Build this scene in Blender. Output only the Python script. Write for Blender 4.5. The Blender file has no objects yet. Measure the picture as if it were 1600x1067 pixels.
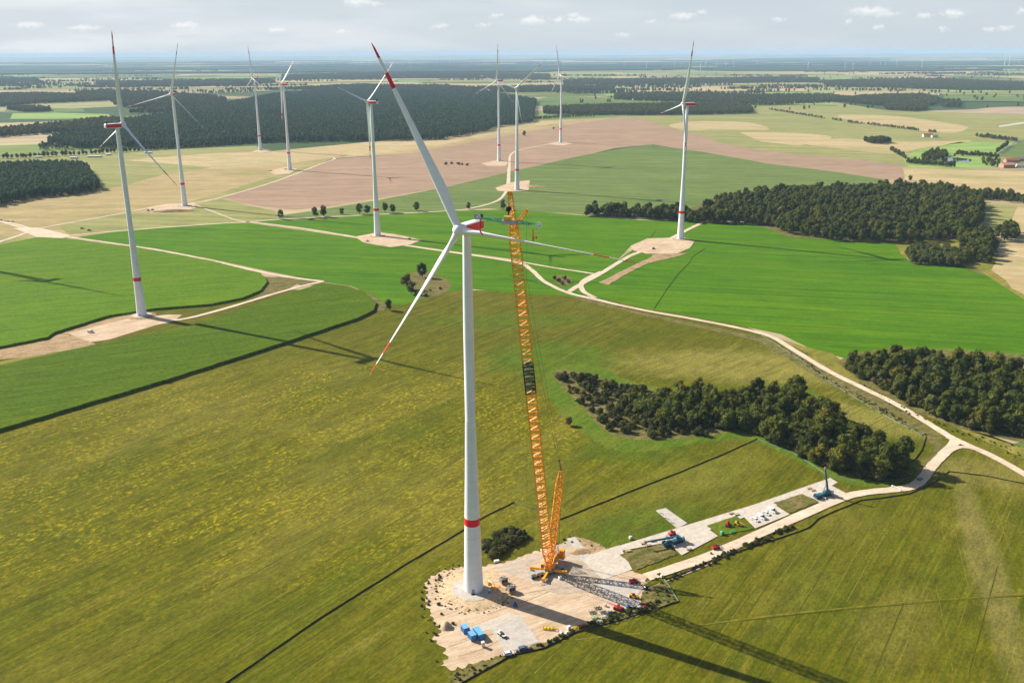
import bpy, bmesh, math, random
from mathutils import Vector, Matrix
R_ = math.radians
S = bpy.context.scene
COL = S.collection

# ------------------------------------------------------------------ camera
F, PITCH, ROLL, H = 1423.0, R_(17.57), R_(0.25), 228.0
cd = bpy.data.cameras.new('camera'); cam = bpy.data.objects.new('camera', cd); COL.objects.link(cam)
cd.sensor_width = 36.0; cd.lens = 36.0 * F / 1600.0; cd.clip_start = 1.0; cd.clip_end = 90000.0
cam.matrix_world = Matrix.Translation((0, 0, H)) @ Matrix.Rotation(math.pi/2 - PITCH, 4, 'X') @ Matrix.Rotation(-ROLL, 4, 'Z')
S.camera = cam
cP, sP, cR, sR = math.cos(PITCH), math.sin(PITCH), math.cos(ROLL), math.sin(ROLL)
def ray(px, py):
    u, v = (px-800)/F, (533.5-py)/F
    u, v = u*cR + v*sR, -u*sR + v*cR
    return Vector((u, cP + v*sP, -sP + v*cP))
def G(px, py, z=0.0):
    """the place on the ground (or at height z) that the survey point px,py of the photograph shows"""
    d = ray(px, py); t = (z-H)/d.z
    return Vector((d.x*t, d.y*t, z))

# ------------------------------------------------------------------ light
SUN_EL, SUN_AZ = R_(33.2), R_(-29.5)         # azimuth of the shadow direction
sun_dir = Vector((-math.cos(SUN_AZ)*math.cos(SUN_EL), -math.sin(SUN_AZ)*math.cos(SUN_EL), math.sin(SUN_EL)))
sl = bpy.data.lights.new('sun', 'SUN'); sl.energy = 5.0; sl.angle = R_(0.5); sl.color = (1.0, 0.93, 0.82)
so = bpy.data.objects.new('sun', sl); COL.objects.link(so)
so.rotation_euler = sun_dir.to_track_quat('Z', 'Y').to_euler()
S.view_settings.view_transform = 'Standard'; S.view_settings.look = 'None'
S.view_settings.exposure = 0.92; S.view_settings.gamma = 1.0
S.cycles.volume_bounces = 1; S.cycles.max_bounces = 6; S.cycles.diffuse_bounces = 2
S.cycles.use_denoising = True

def N(nt, t, **kw):
    n = nt.nodes.new(t)
    for k, v in kw.items():
        if k.startswith('i_'):
            n.inputs[int(k[2:])].default_value = v
        else: setattr(n, k, v)
    return n
def L(nt, a, b): nt.links.new(a, b)
def math_(nt, op, a, b=None, clamp=False):
    n = nt.nodes.new('ShaderNodeMath'); n.operation = op; n.use_clamp = clamp
    for i, x in enumerate((a, b)):
        if x is None: continue
        if isinstance(x, (int, float)): n.inputs[i].default_value = x
        else: nt.links.new(x, n.inputs[i])
    return n.outputs[0]
def mix_(nt, f, a, b, blend='MIX'):
    n = nt.nodes.new('ShaderNodeMix'); n.data_type = 'RGBA'; n.blend_type = blend
    for i, x in ((0, f), (6, a), (7, b)):
        if isinstance(x, (int, float)): n.inputs[i].default_value = x
        elif isinstance(x, (tuple, list)): n.inputs[i].default_value = (*x[:3], 1)
        else: nt.links.new(x, n.inputs[i])
    return n.outputs[2]
def mapr(nt, v, a, b, c=0.0, d=1.0, smooth=True):
    n = nt.nodes.new('ShaderNodeMapRange'); n.clamp = True
    if smooth: n.interpolation_type = 'SMOOTHSTEP'
    nt.links.new(v, n.inputs[0])
    for i, x in zip((1, 2, 3, 4), (a, b, c, d)): n.inputs[i].default_value = x
    return n.outputs[0]

W = bpy.data.worlds.new('World'); S.world = W; W.use_nodes = True
def build_world():
    nt = W.node_tree; nt.nodes.clear()
    out = N(nt, 'ShaderNodeOutputWorld'); bg = N(nt, 'ShaderNodeBackground')
    bg.inputs[1].default_value = 0.05
    L(nt, bg.outputs[0], out.inputs[0])
    tc = N(nt, 'ShaderNodeTexCoord'); sep = N(nt, 'ShaderNodeSeparateXYZ'); L(nt, tc.outputs['Generated'], sep.inputs[0])
    zc = math_(nt, 'MAXIMUM', math_(nt, 'ADD', sep.outputs[2], 0.03), 0.03)
    cb = N(nt, 'ShaderNodeCombineXYZ'); L(nt, sep.outputs[0], cb.inputs[0]); L(nt, sep.outputs[1], cb.inputs[1]); L(nt, zc, cb.inputs[2])
    sky = N(nt, 'ShaderNodeTexSky'); sky.sky_type = 'NISHITA'; sky.sun_disc = False
    sky.sun_elevation = SUN_EL; sky.sun_rotation = math.atan2(sun_dir.x, sun_dir.y); sky.altitude = 200
    sky.air_density = 1.0; sky.dust_density = 1.2; sky.ozone_density = 1.5
    L(nt, cb.outputs[0], sky.inputs[0])
    # cloud coordinates: a wall of sky to the north, (x/y, z/y)
    ya = math_(nt, 'MAXIMUM', sep.outputs[1], 0.02)
    u = math_(nt, 'DIVIDE', sep.outputs[0], ya); v = math_(nt, 'DIVIDE', sep.outputs[2], ya)
    uv = N(nt, 'ShaderNodeCombineXYZ'); L(nt, u, uv.inputs[0]); L(nt, v, uv.inputs[1])
    # thin veil
    mp = N(nt, 'ShaderNodeMapping'); mp.inputs[3].default_value = (5, 30, 1); L(nt, uv.outputs[0], mp.inputs[0])
    nz = N(nt, 'ShaderNodeTexNoise'); nz.inputs['Scale'].default_value = 1.0; nz.inputs['Detail'].default_value = 5; L(nt, mp.outputs[0], nz.inputs[0])
    veil = mapr(nt, nz.outputs[0], 0.38, 0.72)
    left = mapr(nt, u, 0.45, -0.55, 0.12, 1.0, False)
    veil = math_(nt, 'MULTIPLY', veil, left)
    veil = math_(nt, 'MULTIPLY', veil, 0.75)
    base = mix_(nt, math_(nt, 'MULTIPLY', mapr(nt, sep.outputs[2], 0.06, 0.32, 0.86, 0.0), mapr(nt, sep.outputs[1], -0.4, 0.4, 0.15, 1.0)), sky.outputs[0], (7.0, 7.75, 8.5))
    c = mix_(nt, veil, base, (9.8, 10.1, 10.3))
    # faint grey streaks of distant cloud bases
    mp2 = N(nt, 'ShaderNodeMapping'); mp2.inputs[1].default_value = (3.1, 1.7, 0); mp2.inputs[3].default_value = (14, 110, 1); L(nt, uv.outputs[0], mp2.inputs[0])
    nz2 = N(nt, 'ShaderNodeTexNoise'); nz2.inputs['Scale'].default_value = 1.0; nz2.inputs['Detail'].default_value = 4; L(nt, mp2.outputs[0], nz2.inputs[0])
    st = math_(nt, 'MULTIPLY', mapr(nt, nz2.outputs[0], 0.56, 0.7), 0.22)
    c = mix_(nt, st, c, (6.2, 6.95, 7.7))
    # small cumulus puffs low over the horizon
    puffs = [(1358,18,34,7),(1382,22,26,5),(1490,22,18,7),(832,33,20,7),(897,23,9,5),(905,32,18,5),(872,31,11,5),(1067,26,20,6),(1443,25,13,4.5),
        (1218,31,11,4),(1325,34,7,4),(1372,43,8,4),(1472,45,10,4),(1547,46,11,4),(1573,44,14,4),(561,4,22,7),(585,6,16,4),(290,41,20,5.5),
        (45,40,26,5),(130,44,28,5.5),(435,48,16,4.5),(535,50,12,3.5),(688,42,13,4.5),
        (1597,17,12,5),(1100,18,9,4),(755,40,11,4),(775,26,9,4),(975,55,12,3),(1020,34,9,3)]
    nzw = N(nt, 'ShaderNodeTexNoise'); nzw.inputs['Scale'].default_value = 190.0; nzw.inputs['Detail'].default_value = 5; L(nt, uv.outputs[0], nzw.inputs[0])
    sub = N(nt, 'ShaderNodeVectorMath', operation='SUBTRACT'); L(nt, nzw.outputs[1], sub.inputs[0]); sub.inputs[1].default_value = (.5, .5, .5)
    sc = N(nt, 'ShaderNodeVectorMath', operation='MULTIPLY'); L(nt, sub.outputs[0], sc.inputs[0]); sc.inputs[1].default_value = (0.026, 0.008, 0)
    wv = N(nt, 'ShaderNodeVectorMath', operation='ADD'); L(nt, uv.outputs[0], wv.inputs[0]); L(nt, sc.outputs[0], wv.inputs[1])
    acc = None; acb = None
    for (x, y, w, h) in puffs:
        d = ray(x, y); cu, cv = d.x/d.y, d.z/d.y
        s1 = N(nt, 'ShaderNodeVectorMath', operation='SUBTRACT'); L(nt, wv.outputs[0], s1.inputs[0]); s1.inputs[1].default_value = (cu, cv, 0)
        s2 = N(nt, 'ShaderNodeVectorMath', operation='MULTIPLY'); L(nt, s1.outputs[0], s2.inputs[0]); s2.inputs[1].default_value = (F/w, F/h, 0)
        s3 = N(nt, 'ShaderNodeVectorMath', operation='LENGTH'); L(nt, s2.outputs[0], s3.inputs[0])
        k = mapr(nt, s3.outputs[1], 1.25, 0.25)
        sp = N(nt, 'ShaderNodeSeparateXYZ'); L(nt, s2.outputs[0], sp.inputs[0])
        k = math_(nt, 'MULTIPLY', k, min(1.0, 0.35 + h/10.0))
        kb = math_(nt, 'MULTIPLY', k, mapr(nt, sp.outputs[1], 0.1, -0.6))
        acc = k if acc is None else math_(nt, 'MAXIMUM', acc, k)
        acb = kb if acb is None else math_(nt, 'MAXIMUM', acb, kb)
    c = mix_(nt, math_(nt, 'MULTIPLY', acc, 0.55), c, (12.0, 11.7, 11.2))
    c = mix_(nt, math_(nt, 'MULTIPLY', acb, 0.65), c, (6.8, 7.5, 8.2))
    L(nt, c, bg.inputs[0])
build_world()

# ------------------------------------------------------------------ materials
MATS = {}
def plain(name, col, rough=0.6, metal=0.0, var=0.08, scale=1.5, spec=0.3):
    if name in MATS: return MATS[name]
    m = bpy.data.materials.new(name); m.use_nodes = True; nt = m.node_tree
    b = nt.nodes['Principled BSDF']; b.inputs['Roughness'].default_value = rough; b.inputs['Metallic'].default_value = metal
    b.inputs['Specular IOR Level'].default_value = spec
    g = N(nt, 'ShaderNodeTexCoord'); n = N(nt, 'ShaderNodeTexNoise'); n.inputs['Scale'].default_value = scale; n.inputs['Detail'].default_value = 4
    L(nt, g.outputs['Object'], n.inputs[0])
    k = mapr(nt, n.outputs[0], 0.3, 0.7)
    c = mix_(nt, k, tuple(x*(1-var) for x in col), tuple(min(1, x*(1+var)) for x in col))
    L(nt, c, b.inputs['Base Color']); MATS[name] = m
    return m
def world_xy(nt, ang, sx, sy, off=0.0):
    g = N(nt, 'ShaderNodeNewGeometry'); vr = N(nt, 'ShaderNodeVectorRotate', rotation_type='Z_AXIS')
    vr.inputs['Angle'].default_value = -ang; L(nt, g.outputs['Position'], vr.inputs[0])
    mp = N(nt, 'ShaderNodeMapping'); mp.inputs[1].default_value = (off, off*1.7, 0); mp.inputs[3].default_value = (1.0/sx, 1.0/sy, 1e-3)
    L(nt, vr.outputs[0], mp.inputs[0]); return mp.outputs[0]
def noise(nt, vec, detail=3.0, rough=0.55, scale=1.0):
    n = N(nt, 'ShaderNodeTexNoise'); n.inputs['Scale'].default_value = scale; n.inputs['Detail'].default_value = detail; n.inputs['Roughness'].default_value = rough
    L(nt, vec, n.inputs[0]); return n.outputs[0]
def field(name, c1, c2, c3=None, ang=0.55, long=120.0, short=6.0, patch=70.0, fine=1.2, fine_amt=0.25, k3=0.6, tram=0.0, extra=(), mott=.16, blobs=(), flower=None):
    """a crop or grass: stripes along the drill direction, broad patches, fine grain"""
    if name in MATS: return MATS[name]
    m = bpy.data.materials.new(name); m.use_nodes = True; nt = m.node_tree
    b = nt.nodes['Principled BSDF']; b.inputs['Roughness'].default_value = 0.95; b.inputs['Specular IOR Level'].default_value = 0.05
    seed = (hash_(name) % 97) * 1.31
    s = mapr(nt, noise(nt, world_xy(nt, ang, long, short, seed), 4), 0.32, 0.68)
    c = mix_(nt, s, c1, c2)
    p = mapr(nt, noise(nt, world_xy(nt, ang, patch*1.8, patch, seed+3), 4, 0.6), 0.45, 0.75, 0, k3)
    c = mix_(nt, p, c, c3 or c2)
    for (col, L_, Sh, lo, hi, amt, off, *rg) in extra:
        q = mapr(nt, noise(nt, world_xy(nt, ang, L_, Sh, off), 8 if rg else 5, rg[0] if rg else 0.62), lo, hi, 0, amt)
        c = mix_(nt, q, c, col)
    if tram:
        w = N(nt, 'ShaderNodeTexWave'); w.inputs['Scale'].default_value = 1.0/6.283*6.283/20.0*math.pi/3.0; w.inputs['Distortion'].default_value = 1.0
        w.bands_direction = 'Y'; L(nt, world_xy(nt, ang, 1, 1, 0), w.inputs[0])
        t = mapr(nt, w.outputs[1], 0.0, 0.25, tram, 0.0)
        c = mix_(nt, t, c, tuple(x*0.55 for x in c1))
    def blob(px, rx, ry, rot, warp=.9, hi=1.15, lo=.45):
        ce = G(*px); g = N(nt, 'ShaderNodeNewGeometry'); sb = N(nt, 'ShaderNodeVectorMath', operation='SUBTRACT'); L(nt, g.outputs['Position'], sb.inputs[0]); sb.inputs[1].default_value = (ce.x, ce.y, 0)
        vr = N(nt, 'ShaderNodeVectorRotate', rotation_type='Z_AXIS'); vr.inputs['Angle'].default_value = -rot; L(nt, sb.outputs[0], vr.inputs[0])
        ml = N(nt, 'ShaderNodeVectorMath', operation='MULTIPLY'); L(nt, vr.outputs[0], ml.inputs[0]); ml.inputs[1].default_value = (1/rx, 1/ry, 0)
        le = N(nt, 'ShaderNodeVectorMath', operation='LENGTH'); L(nt, ml.outputs[0], le.inputs[0])
        w = math_(nt, 'MULTIPLY', math_(nt, 'SUBTRACT', noise(nt, world_xy(nt, rot, 26, 12, 5), 6, .65), .5), warp)
        return mapr(nt, math_(nt, 'ADD', le.outputs[1], w), hi, lo)
    if flower:
        col, L_, Sh, lo, hi, amt, off, rg, B_ = flower
        q = mapr(nt, noise(nt, world_xy(nt, ang, L_, Sh, off), 9, rg), lo, hi, 0, amt)
        q = math_(nt, 'MULTIPLY', q, mapr(nt, noise(nt, world_xy(nt, ang, 3.4, 2.2, off+40), 4, .7), .48, .66))
        q = math_(nt, 'MULTIPLY', q, blob(*B_, .8, 1.1, .5))
        c = mix_(nt, q, c, col)
    for (col, px, rx, ry, rot, amt) in blobs: c = mix_(nt, math_(nt, 'MULTIPLY', blob(px, rx, ry, rot), amt), c, col)
    f = noise(nt, world_xy(nt, ang, fine*3.6, fine*1.8, seed+9), 6, 0.82)
    f = mapr(nt, f, 0.36, 0.64, 1-fine_amt, 1+fine_amt, False)
    mo = mapr(nt, noise(nt, world_xy(nt, ang, patch*.34, patch*.16, seed+27), 9, .78), .36, .64, 1-mott, 1+mott, False)
    f = math_(nt, 'MULTIPLY', f, mo)
    mu = N(nt, 'ShaderNodeVectorMath', operation='SCALE'); L(nt, c, mu.inputs[0]); L(nt, f, mu.inputs[3])
    L(nt, mu.outputs[0], b.inputs['Base Color']); MATS[name] = m
    return m
def hash_(s):
    h = 7
    for ch in s: h = (h*31 + ord(ch)) % 1000003
    return h
def foliage(name, c1, c2, c3, fine=0.6):
    if name in MATS: return MATS[name]
    m = bpy.data.materials.new(name); m.use_nodes = True; nt = m.node_tree
    b = nt.nodes['Principled BSDF']; b.inputs['Roughness'].default_value = 0.75; b.inputs['Specular IOR Level'].default_value = 0.15
    oi = N(nt, 'ShaderNodeObjectInfo'); g = N(nt, 'ShaderNodeTexCoord')
    n = noise(nt, g.outputs['Object'], 3, 0.6, fine)
    cr = N(nt, 'ShaderNodeValToRGB'); els = [(0, tuple(x*.72 for x in c1)), (.35, c1), (.68, c2), (.86, (c2[0]*1.35, c2[1]*1.2, c2[2]*1.1)), (1, (c3[0]*1.15, c3[1]*.85, c3[2]))]
    while len(cr.color_ramp.elements) < len(els): cr.color_ramp.elements.new(.5)
    for e_, (q_, k_) in zip(cr.color_ramp.elements, els): e_.position = q_; e_.color = (*k_, 1)
    L(nt, oi.outputs['Random'], cr.inputs[0]); c = cr.outputs[0]
    c = mix_(nt, mapr(nt, n, 0.42, 0.66, 0, 0.75), c, c3)
    L(nt, c, b.inputs['Base Color'])
    tr = N(nt, 'ShaderNodeBsdfTranslucent'); L(nt, mix_(nt, 0.5, c, (c3[0]*1.6, c3[1]*1.6, c3[2])), tr.inputs[0])
    ms = N(nt, 'ShaderNodeMixShader'); ms.inputs[0].default_value = 0.26
    L(nt, b.outputs[0], ms.inputs[1]); L(nt, tr.outputs[0], ms.inputs[2])
    L(nt, ms.outputs[0], nt.nodes['Material Output'].inputs[0]); MATS[name] = m
    return m

# ------------------------------------------------------------------ mesh helpers
class MB:
    def __init__(s): s.v = []; s.f = []; s.m = []
    def add(s, vs, fs, mi=0):
        o = len(s.v); s.v += [tuple(x) for x in vs]; s.f += [tuple(o+i for i in f) for f in fs]; s.m += [mi]*len(fs)
    def box(s, c, size, rz=0.0, mi=0, taper=1.0, M=None):
        x, y, z = (q/2 for q in size); cs, sn = math.cos(rz), math.sin(rz); vs = []
        for k, (zz, t) in enumerate(((-z, 1.0), (z, taper))):
            for a, b in ((-1,-1),(1,-1),(1,1),(-1,1)):
                px, py = a*x*t, b*y*t; vs.append(Vector((c[0]+px*cs-py*sn, c[1]+px*sn+py*cs, c[2]+zz)))
        if M is not None: vs = [M @ q for q in vs]
        s.add(vs, [(3,2,1,0),(4,5,6,7),(0,1,5,4),(1,2,6,5),(2,3,7,6),(3,0,4,7)], mi)
    def tube(s, p, q, r0, r1=None, n=6, mi=0, cap=True):
        p, q = Vector(p), Vector(q); r1 = r0 if r1 is None else r1; d = (q-p)
        if d.length < 1e-6: return
        d.normalize(); a = d.orthogonal().normalized(); b = d.cross(a); vs = []
        for c, r in ((p, r0), (q, r1)):
            for i in range(n):
                t = 2*math.pi*i/n; vs.append(c + a*(r*math.cos(t)) + b*(r*math.sin(t)))
        fs = [(i, (i+1) % n, n+(i+1) % n, n+i) for i in range(n)]
        if cap: fs += [tuple(range(n))[::-1], tuple(range(n, 2*n))]
        s.add(vs, fs, mi)
    def path(s, pts, r, n=5, mi=0):
        for a, b in zip(pts, pts[1:]): s.tube(a, b, r, r, n, mi)
    def lathe(s, prof, n=32, c=(0, 0, 0), mi=None):
        vs = []; fs = []
        for (r, z) in prof:
            for i in range(n):
                t = 2*math.pi*i/n; vs.append((c[0]+r*math.cos(t), c[1]+r*math.sin(t), c[2]+z))
        o = len(s.v); s.v += vs
        for k in range(len(prof)-1):
            for i in range(n):
                s.f.append((o+k*n+i, o+k*n+(i+1) % n, o+(k+1)*n+(i+1) % n, o+(k+1)*n+i)); s.m.append(mi[k] if mi else 0)
        s.f.append(tuple(o+i for i in range(n))[::-1]); s.m.append(0)
        s.f.append(tuple(o+(len(prof)-1)*n+i for i in range(n))); s.m.append(mi[-1] if mi else 0)
    def build(s, name, mats, parent=None, smooth=False, loc=None, rz=0.0, xf=None):
        me = bpy.data.meshes.new(name)
        vs = [xf @ Vector(q) for q in s.v] if xf is not None else s.v
        me.from_pydata([tuple(q) for q in vs], [], s.f)
        if not isinstance(mats, (list, tuple)): mats = [mats]
        for m in mats: me.materials.append(m)
        if len(mats) > 1: me.polygons.foreach_set('material_index', s.m)
        if smooth: me.polygons.foreach_set('use_smooth', [True]*len(s.f))
        me.validate(); me.update()
        o = bpy.data.objects.new(name, me); COL.objects.link(o)
        if parent is not None: o.parent = parent
        if loc is not None: o.location = loc
        if rz: o.rotation_euler = (0, 0, rz)
        return o
def autosmooth(o, ang=35):
    me = o.data; me.polygons.foreach_set('use_smooth', [True]*len(me.polygons))
    try: me.set_sharp_from_angle(angle=R_(ang))
    except Exception: pass
def tag(o, label=None, cat=None, group=None, kind=None):
    if label: o['label'] = label
    if cat: o['category'] = cat
    if group: o['group'] = group
    if kind: o['kind'] = kind
    return o
def thing(name, loc, rz, label, cat, group=None):
    o = bpy.data.objects.new(name, None); COL.objects.link(o); o.location = loc; o.rotation_euler = (0, 0, rz)
    o.empty_display_size = 0.5
    return tag(o, label, cat, group)
CH = {}
def dup(root, loc, rz=0.0, sc=1.0, label=None, group=None):
    if root.name not in CH:
        CH[root.name] = [c for c in bpy.data.objects if c.parent == root]
        for c in CH[root.name]: CH[c.name] = [g for g in bpy.data.objects if g.parent == c]
    r = root.copy(); COL.objects.link(r); r.location = loc; r.rotation_euler = (0, 0, rz); r.scale = (sc, sc, sc) if not isinstance(sc, (tuple, list)) else sc
    if label: r['label'] = label
    if group: r['group'] = group
    for c in CH[root.name]:
        d = c.copy(); COL.objects.link(d); d.parent = r
        for g in CH[c.name]:
            e = g.copy(); COL.objects.link(e); e.parent = d
    return r

# ------------------------------------------------------------------ ground sheets
RND = random.Random(5)
def catmull(pts, n=6, closed=True):
    out = []; m = len(pts)
    for i in range(m if closed else m-1):
        p0, p1, p2, p3 = (pts[(i-1) % m] if closed or i else pts[0]), pts[i], pts[(i+1) % m], (pts[(i+2) % m] if closed or i < m-2 else pts[-1])
        for k in range(n):
            t = k/n; a = tuple(0.5*((2*q1)+(-q0+q2)*t+(2*q0-5*q1+4*q2-q3)*t*t+(-q0+3*q1-3*q2+q3)*t**3) for q0, q1, q2, q3 in zip(p0, p1, p2, p3))
            out.append(a)
    if not closed: out.append(tuple(pts[-1]))
    return out
def jagged(P, step, amp, rnd=RND):
    out = []; m = len(P)
    for i in range(m):
        a, b = Vector(P[i]), Vector(P[(i+1) % m]); n = max(1, min(60, int((b-a).length/step)))
        d = (b-a).normalized() if (b-a).length > 0 else Vector((1, 0, 0)); q = Vector((-d.y, d.x, 0))
        for k in range(n):
            j = 0 if k == 0 else rnd.uniform(-amp, amp)
            out.append(a + (b-a)*(k/n) + q*j)
    return out
def inside(x, y, P):
    c = False; j = len(P)-1
    for i in range(len(P)):
        xi, yi, xj, yj = P[i][0], P[i][1], P[j][0], P[j][1]
        if (yi > y) != (yj > y) and x < (xj-xi)*(y-yi)/(yj-yi)+xi: c = not c
        j = i
    return c
def sheet(name, px, mat, z=0.05, smooth=False, jag=None, kind='structure', raised=0.0, world=False, parent=None):
    P = [Vector((p[0], p[1], 0)) for p in px] if world else [G(*(p[:2])) for p in (catmull(px) if smooth else px)]
    if jag: P = jagged(P, *jag)
    bm = bmesh.new(); vs = [bm.verts.new((p.x, p.y, z+raised)) for p in P]; f = bm.faces.new(vs)
    if f.normal.z < 0 or True:
        f.normal_update()
        if f.normal.z < 0: f.normal_flip()
    if raised:
        n = len(vs); lo = [bm.verts.new((p.x, p.y, 0.0)) for p in P]
        for i in range(n): bm.faces.new((vs[i], vs[(i+1) % n], lo[(i+1) % n], lo[i]))
        bmesh.ops.recalc_face_normals(bm, faces=bm.faces[:])
    bmesh.ops.triangulate(bm, faces=[q for q in bm.faces if len(q.verts) > 4])
    me = bpy.data.meshes.new(name); bm.to_mesh(me); bm.free(); me.materials.append(mat)
    o = bpy.data.objects.new(name, me); COL.objects.link(o)
    if kind: o['kind'] = kind
    if parent: o.parent = parent
    return o
def road(name, px, w, mat, z=0.35, smooth=True, jag=0.25):
    pts = [G(*p) for p in (catmull(px, 5, False) if smooth else px)]
    fine = []
    for a, b in zip(pts, pts[1:]):
        n = max(1, int((b-a).length/8.0)); fine += [a+(b-a)*(k/n) for k in range(n)]
    fine.append(pts[-1]); vs = []; ph = RND.uniform(0, 9)
    for i, p in enumerate(fine):
        a = fine[max(0, i-1)]; b = fine[min(len(fine)-1, i+1)]; d = (b-a).normalized(); q = Vector((-d.y, d.x, 0))
        for sgn in (1, -1):
            e = w/2 + RND.uniform(-jag, jag); vs.append((p.x+q.x*e*sgn, p.y+q.y*e*sgn, z))
    fs = [(2*i, 2*i+1, 2*i+3, 2*i+2) for i in range(len(fine)-1)]
    mb = MB(); mb.add(vs, fs); o = mb.build(name, mat); o['kind'] = 'structure'; return o


# ------------------------------------------------------------------ the land
def ground_mat():
    m = bpy.data.materials.new('farmland'); m.use_nodes = True; nt = m.node_tree
    b = nt.nodes['Principled BSDF']; b.inputs['Roughness'].default_value = 0.95; b.inputs['Specular IOR Level'].default_value = 0.05
    v = world_xy(nt, 0.35, 1500, 800); d = noise(nt, world_xy(nt, 0, 900, 900, 4), 2)
    vm = N(nt, 'ShaderNodeVectorMath', operation='ADD'); L(nt, v, vm.inputs[0])
    sc = N(nt, 'ShaderNodeVectorMath', operation='SCALE'); cb = N(nt, 'ShaderNodeCombineXYZ'); L(nt, d, cb.inputs[0]); L(nt, d, cb.inputs[1]); L(nt, cb.outputs[0], sc.inputs[0]); sc.inputs[3].default_value = 0.6
    L(nt, sc.outputs[0], vm.inputs[1])
    vo = N(nt, 'ShaderNodeTexVoronoi'); vo.distance = 'CHEBYCHEV'; vo.inputs['Scale'].default_value = 1.0; L(nt, vm.outputs[0], vo.inputs[0])
    sp = N(nt, 'ShaderNodeSeparateColor'); L(nt, vo.outputs['Color'], sp.inputs[0])
    cr = N(nt, 'ShaderNodeValToRGB'); cr.color_ramp.interpolation = 'CONSTANT'
    cols = [(0, (.30,.24,.13)), (.16, (.17,.22,.06)), (.30, (.38,.30,.18)), (.42, (.10,.17,.04)), (.54, (.28,.27,.12)), (.66, (.05,.085,.03)), (.76, (.22,.26,.09)), (.88, (.36,.27,.19))]
    while len(cr.color_ramp.elements) < len(cols): cr.color_ramp.elements.new(0.5)
    for e, (p, c) in zip(cr.color_ramp.elements, cols): e.position = p; e.color = (*c, 1)
    L(nt, sp.outputs[0], cr.inputs[0])
    f = mapr(nt, noise(nt, world_xy(nt, 0.35, 260, 30, 2), 5), 0.3, 0.7, 0.8, 1.2)
    mu = N(nt, 'ShaderNodeVectorMath', operation='SCALE'); L(nt, cr.outputs[0], mu.inputs[0]); L(nt, f, mu.inputs[3])
    L(nt, mu.outputs[0], b.inputs['Base Color']); return m
def build_ground():
    vs = [(0, 0, 0)]; fs = []; n = 160; rings = [600, 1500, 3000, 6000, 12000, 25000, 34000, 40000, 45000, 49500, 51000]; rz_ = {40000: 20, 45000: 55, 49500: 112, 51000: 60}; rg = random.Random(3)
    for r in rings:
        for i in range(n):
            h = rz_.get(r, 0); h = h + (rg.uniform(-14, 6) if h > 60 else 0)
            vs.append((r*math.cos(2*math.pi*i/n), r*math.sin(2*math.pi*i/n), h))
    for i in range(n): fs.append((0, 1+i, 1+(i+1) % n))
    for k in range(len(rings)-1):
        for i in range(n):
            a = 1+k*n; c = a+n; fs.append((a+i, c+i, c+(i+1) % n, a+(i+1) % n))
    mb = MB(); mb.add(vs, fs); o = mb.build('ground', ground_mat()); o['kind'] = 'structure'
build_ground()

MOW = 0.94
YEL, RED, OLV = (.36, .27, .004), (.26, .07, .02), (.05, .075, .006)
M_MEAD = field('meadow_grass', (.072,.081,.002), (.112,.105,.005), (.058,.083,.002), ang=MOW, long=70, short=2.4, patch=48, fine=0.7, fine_amt=0.38, k3=0.6, mott=.28,
    extra=(((.045,.058,.002), 420, 1.5, .55, .64, .55, 131), ((.17,.155,.012), 380, 1.7, .57, .66, .45, 137), ((.055,.075,.005), 130, 12, .54, .68, .5, 31, .7), ((.22,.18,.035), 80, 11, .55, .73, .5, 17, .7), ((.19,.16,.03), 240, 110, .48, .68, .35, 91), (RED, 18, 6, .73, .80, .35, 57, .7)),
    flower=((.40,.31,.002), 60, 30, .42, .60, .85, 23, .86, ((420, 700), 300, 190, .35)),
    blobs=(((.21,.185,.04), (1180,572), 125, 45, -.12, .8), ((.20,.18,.038), (1340,650), 62, 22, -.75, .85), ((.06,.115,.005), (860,560), 60, 50, 0, .7), ((.24,.195,.07), (1540,880), 120, 9, 1.25, .4), ((.21,.175,.05), (1530,740), 60, 22, -.3, .4), ((.20,.16,.045), (1400,980), 40, 18, .9, .22), ((.055,.10,.006), (1000,820), 45, 22, .5, .6), ((.15,.15,.02), (1100,740), 60, 20, .5, .4), ((.07,.12,.006), (800,500), 90, 30, 0, .5), ((.06,.105,.006), (980,700), 40, 26, 0, .55)))
M_LAWN = field('grass_verge_green', (.06,.115,.006), (.10,.14,.01), (.15,.15,.02), ang=MOW, long=40, short=4, patch=30, fine=0.8, fine_amt=0.35)
M_PALE = field('mown_pale_grass', (.15,.15,.02), (.235,.2,.045), (.10,.13,.012), ang=0.72, long=200, short=7, patch=60, fine=1.0, fine_amt=0.25,
    extra=((RED, 30, 8, .70, .78, .4, 77), ((.25,.18,.05), 60, 14, .55, .75, .5, 17)))
M_CROP = field('tall_green_crop', (.050,.090,.0005), (.070,.120,.0005), (.098,.138,.001), ang=0.42, long=60, short=2.2, patch=60, fine=0.9, fine_amt=0.42, k3=.5, extra=(((.02,.06,.002), 70, 5, .6, .72, .6, 9), ((.022,.065,.002), 700, 1.3, .58, .66, .6, 139), ((.10,.15,.004), 160, 22, .52, .72, .45, 141, .7)))
M_CROP2 = field('bright_tall_crop', (.066,.140,.002), (.090,.17,.002), (.12,.185,.005), ang=0.35, long=70, short=3, patch=70, fine=1.0, fine_amt=0.36, k3=.5, extra=(((.02,.08,.002), 60, 3, .62, .74, .7, 9), ((.035,.085,.002), 700, 1.3, .58, .66, .55, 143), ((.14,.17,.006), 120, 30, .54, .72, .4, 145, .75)))
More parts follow.
